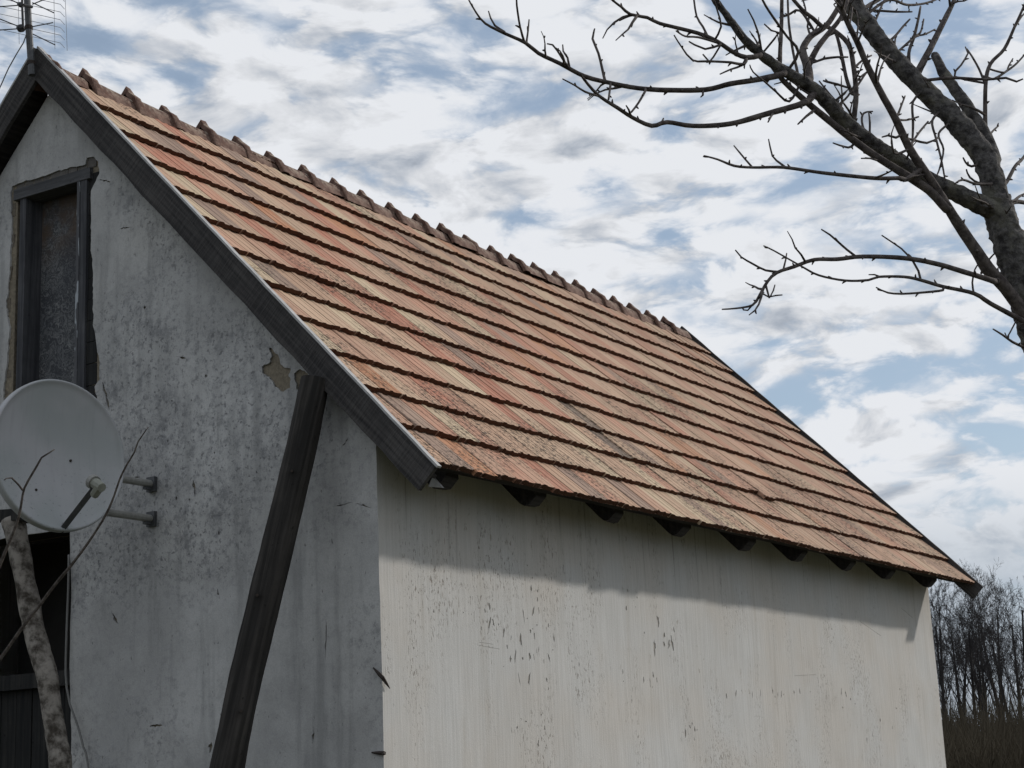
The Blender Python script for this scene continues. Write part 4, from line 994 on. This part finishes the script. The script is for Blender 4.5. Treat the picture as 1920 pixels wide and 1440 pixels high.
          ('A', .02, .4, [(1884, 345, 8), (1903, 312, 6.6), (1915, 300, 6), (1930, 280, 5)]), ('A', .02, .3, [(1888, 385, 12), (1905, 378, 9), (1930, 380, 8), (1960, 370, 6)]), ('A', .02, .3, [(1898, 378, 6), (1912, 368, 5), (1930, 360, 4)]), ('A', 0, -.2, [(1858, 345, 6), (1830, 345, 5), (1805, 337, 4.4), (1790, 345, 3)]), ('A', 0, -.1, [(1838, 344, 4.4), (1818, 332, 4), (1812, 318, 3)]), ('A', 0, -.1, [(1822, 312, 5), (1810, 304, 4), (1806, 296, 3)]),
          ('J', -.1, -.3, [(2000, 690, 8), (1940, 660, 6.4), (1920, 651, 5.6), (1898, 641, 5), (1880, 628, 4.2), (1862, 617, 2.8)]), ('J', -.22, -.24, [(1888, 633, 3), (1884, 624, 2.4)]),
          ]
    for par, d0, d1, pts in tw:
        e_, q_, dp = snap(par, *pts[0][:2])
        if e_ > 2: pts = [(q_.x, q_.y, pts[0][2])]+pts
        L = line(pts, dp, dp+d1-d0)
        add('twig', L, M['twig'], objs[par], .06, 7, .02, .05, 25)
    rr_ = random.Random(31)
    for par, n, lo, hi in (('A', 16, .3, 1), ('B', 16, .25, .95), ('D', 12, .45, 1), ('N', 4, .3, 1), ('Q', 4, .3, 1), ('S', 4, .1, .9), ('M', 3, .2, .9), ('K', 4, .2, .9), ('F', 4, .2, .8), ('I', 3, .2, .8), ('T', 3, .8, 1)):
        gp, g0, g1 = geo[par]; m = len(gp)-1
        for _ in range(n):
            t = rr_.uniform(lo, hi)*m; i = min(int(t), m-1); f = t-i
            a = V(gp[i][:2]).lerp(V(gp[i+1][:2]), f); dp = g0+(g1-g0)*t/m; d = (V(gp[i+1][:2])-V(gp[i][:2])).normalized()
            sd = rr_.choice((-1, 1)); ang = rr_.uniform(.5, 1.2)*sd; d = V((d.x*cos(ang)-d.y*sin(ang), d.x*sin(ang)+d.y*cos(ang)))
            d = (d+V((0, -.35))).normalized(); L_ = rr_.uniform(28, 85); w = rr_.uniform(4, 6.5); pts = [(a.x, a.y, w)]; p = a
            for q in range(4):
                an = rr_.uniform(-.38, .38); d = V((d.x*cos(an)-d.y*sin(an), d.x*sin(an)+d.y*cos(an))); p = p+d*L_/4; pts.append((p.x, p.y, w*(1-.17*(q+1))))
            add('twig', line(pts, dp, dp+rr_.uniform(-.25, .25)), M['twig'], objs.get(par, objs['A']), .06, 6, .03, .05, 25)
near_tree()

# ------------------------------------------------------------------ wood beyond the far end
def far_wood():
    def grow(seed, H):
        r = random.Random(seed); tr = MB(); cr = MB(); tris = [0]
        def branch(p, d, l, rad, lev):
            n = 4 if lev < 2 else 3; pts = [p]; q = p; dd = d
            for i in range(n):
                g_ = .05 if lev == 0 else .14*(1+.35*lev); dd = (dd+V((r.gauss(0, g_), r.gauss(0, g_), r.gauss(.03, .08)))).normalized(); q = q+dd*l/n; pts.append(q)
            rs = [max(rad*(1-.75*i/n), .006) for i in range(n+1)]
            (tr if lev == 0 else cr).tube(pts, rs, 6 if lev == 0 else 3, cap=False)
            if lev >= 5: return
            k = (13, 5, 4, 4, 2)[lev]
            for j in range(k):
                t = r.uniform(.34 if lev == 0 else .12, 1); i = min(int(t*n), n-1); b = pts[i].lerp(pts[i+1], t*n-i)
                ax = (pts[i+1]-pts[i]).normalized(); s = ax.cross(V((r.gauss(0, 1), r.gauss(0, 1), r.gauss(0, 1)))).normalized()
                a = r.uniform(.45, .95); nd = (ax*cos(a)+s*sin(a)+V((0, 0, .18))).normalized()
                branch(b, nd, l*r.uniform(.34, .58)*(1.1-.45*t if lev == 0 else 1), max(rad*(1-.7*t)*.36, .010), lev+1)
        branch(V((0, 0, -.1)), V((r.gauss(0, .03), r.gauss(0, .03), 1)), H, H*.028, 0)
        return tr, cr
    protos = []
    for i in range(5):
        tr, cr = grow(20+i, 10.5)
        a = bpy.data.meshes.new('trunk'); a.from_pydata(tr.v, [], tr.f); a.materials.append(M['farbark']); a.shade_smooth()
        b = bpy.data.meshes.new('crown'); b.from_pydata(cr.v, [], cr.f); b.materials.append(M['fartwig']); protos.append((a, b))
    spots = [(1768, 84, 'slim bare tree nearest the far house corner'), (1783, 78, 'forked bare tree just right of the far house corner'), (1801, 92, 'thin bare tree left of the roof tip, second from the house'), (1816, 104, 'faint bare tree set back beneath the roof tip'), (1833, 80, 'stout bare tree standing under the hanging roof tip'), (1847, 96, 'slim bare tree close right of the stout one'), (1856, 90, 'leaning bare tree right of the roof tip'),
             (1869, 82, 'straight dark bare tree midway between roof tip and picture edge'), (1882, 106, 'pale bare tree set back among the others'), (1894, 94, 'thin bare tree third from the right picture edge'), (1908, 84, 'thick bare tree second from the right picture edge'), (1921, 90, 'bare tree cut by the right picture edge'), (1755, 110, 'bare tree half hidden behind the far house corner'), (1936, 99, 'bare tree crown leaning in from the right edge')]
    for i, (px, d, lab) in enumerate(spots):
        p = at(px, 1425, d); p.z = 0
        root = empty('bare_forest_tree', p); tag(root, lab, 'tree', 'bare trees of the wood beyond the house')
        s = d/90*R.uniform(.74, .88); root.scale = (s*.62, s*.62, s); root.rotation_euler = (0, 0, R.uniform(0, 6.28))
        for me, nm in zip(protos[i % 5], ('trunk', 'crown')):
            o = bpy.data.objects.new(nm, me); COL.objects.link(o); o.parent = root
    # tangled reeds and scrub in front of the trees
    mb = MB(); r = random.Random(5)
    for i in range(44000):
        d = r.uniform(52, 88); px = r.uniform(1560, 2700); b = at(px, 1430, d)
        h = r.uniform(1.8, 5.6)*(.55+.45*(d-52)/36)*(1+.5*noise.noise(V((px*.045, d*.12, 0)))); w = r.uniform(.008, .022)
        lean = V((r.gauss(0, .22), r.gauss(0, .22), 1)).normalized(); q0 = V((b.x, b.y, -.1)); sd = rt*w
        m = q0+lean*h*.55; lean2 = (lean+V((r.gauss(0, .3), r.gauss(0, .3), -.05))).normalized(); t = m+lean2*h*.45
        mb.add([q0-sd, q0+sd, m+sd*.8, m-sd*.8, t], [(0, 1, 2, 3), (3, 2, 4)])
    tag(mb.build('reeds', M['reed']), 'tangled brown reeds and scrub at the foot of the bare trees', 'reeds', kind='stuff')
    # the depth of the wood behind, one mass of fine stems
    mb = MB()
    for i in range(2400):
        d = r.uniform(100, 150); b = at(r.uniform(1560, 2780), 1430, d); h = r.uniform(2.5, 5.)*d/110*.9; q0 = V((b.x, b.y, -.1)); w = r.uniform(.015, .06)
        pts = [q0]; dd = V((r.gauss(0, .08), r.gauss(0, .08), 1))
        for k in range(4): dd = (dd+V((r.gauss(0, .12), r.gauss(0, .12), .1))).normalized(); pts.append(pts[-1]+dd*h/4)
        mb.tube(pts, [w, w*.8, w*.6, w*.4, .008], 3, cap=False)
        for k in range(5):
            a = pts[r.randrange(1, 4)]; e = a+V((r.gauss(0, 1), r.gauss(0, 1), r.uniform(.2, 1.2)))*r.uniform(.4, 1.0); mb.tube([a, a.lerp(e, .5)+V((0, 0, .1)), e], [.03, .02, .01], 3, cap=False)
    tag(mb.build('distant_wood', M['fartwig']), 'hazy mass of thin stems deep in the wood', 'wood', kind='stuff')
far_wood()
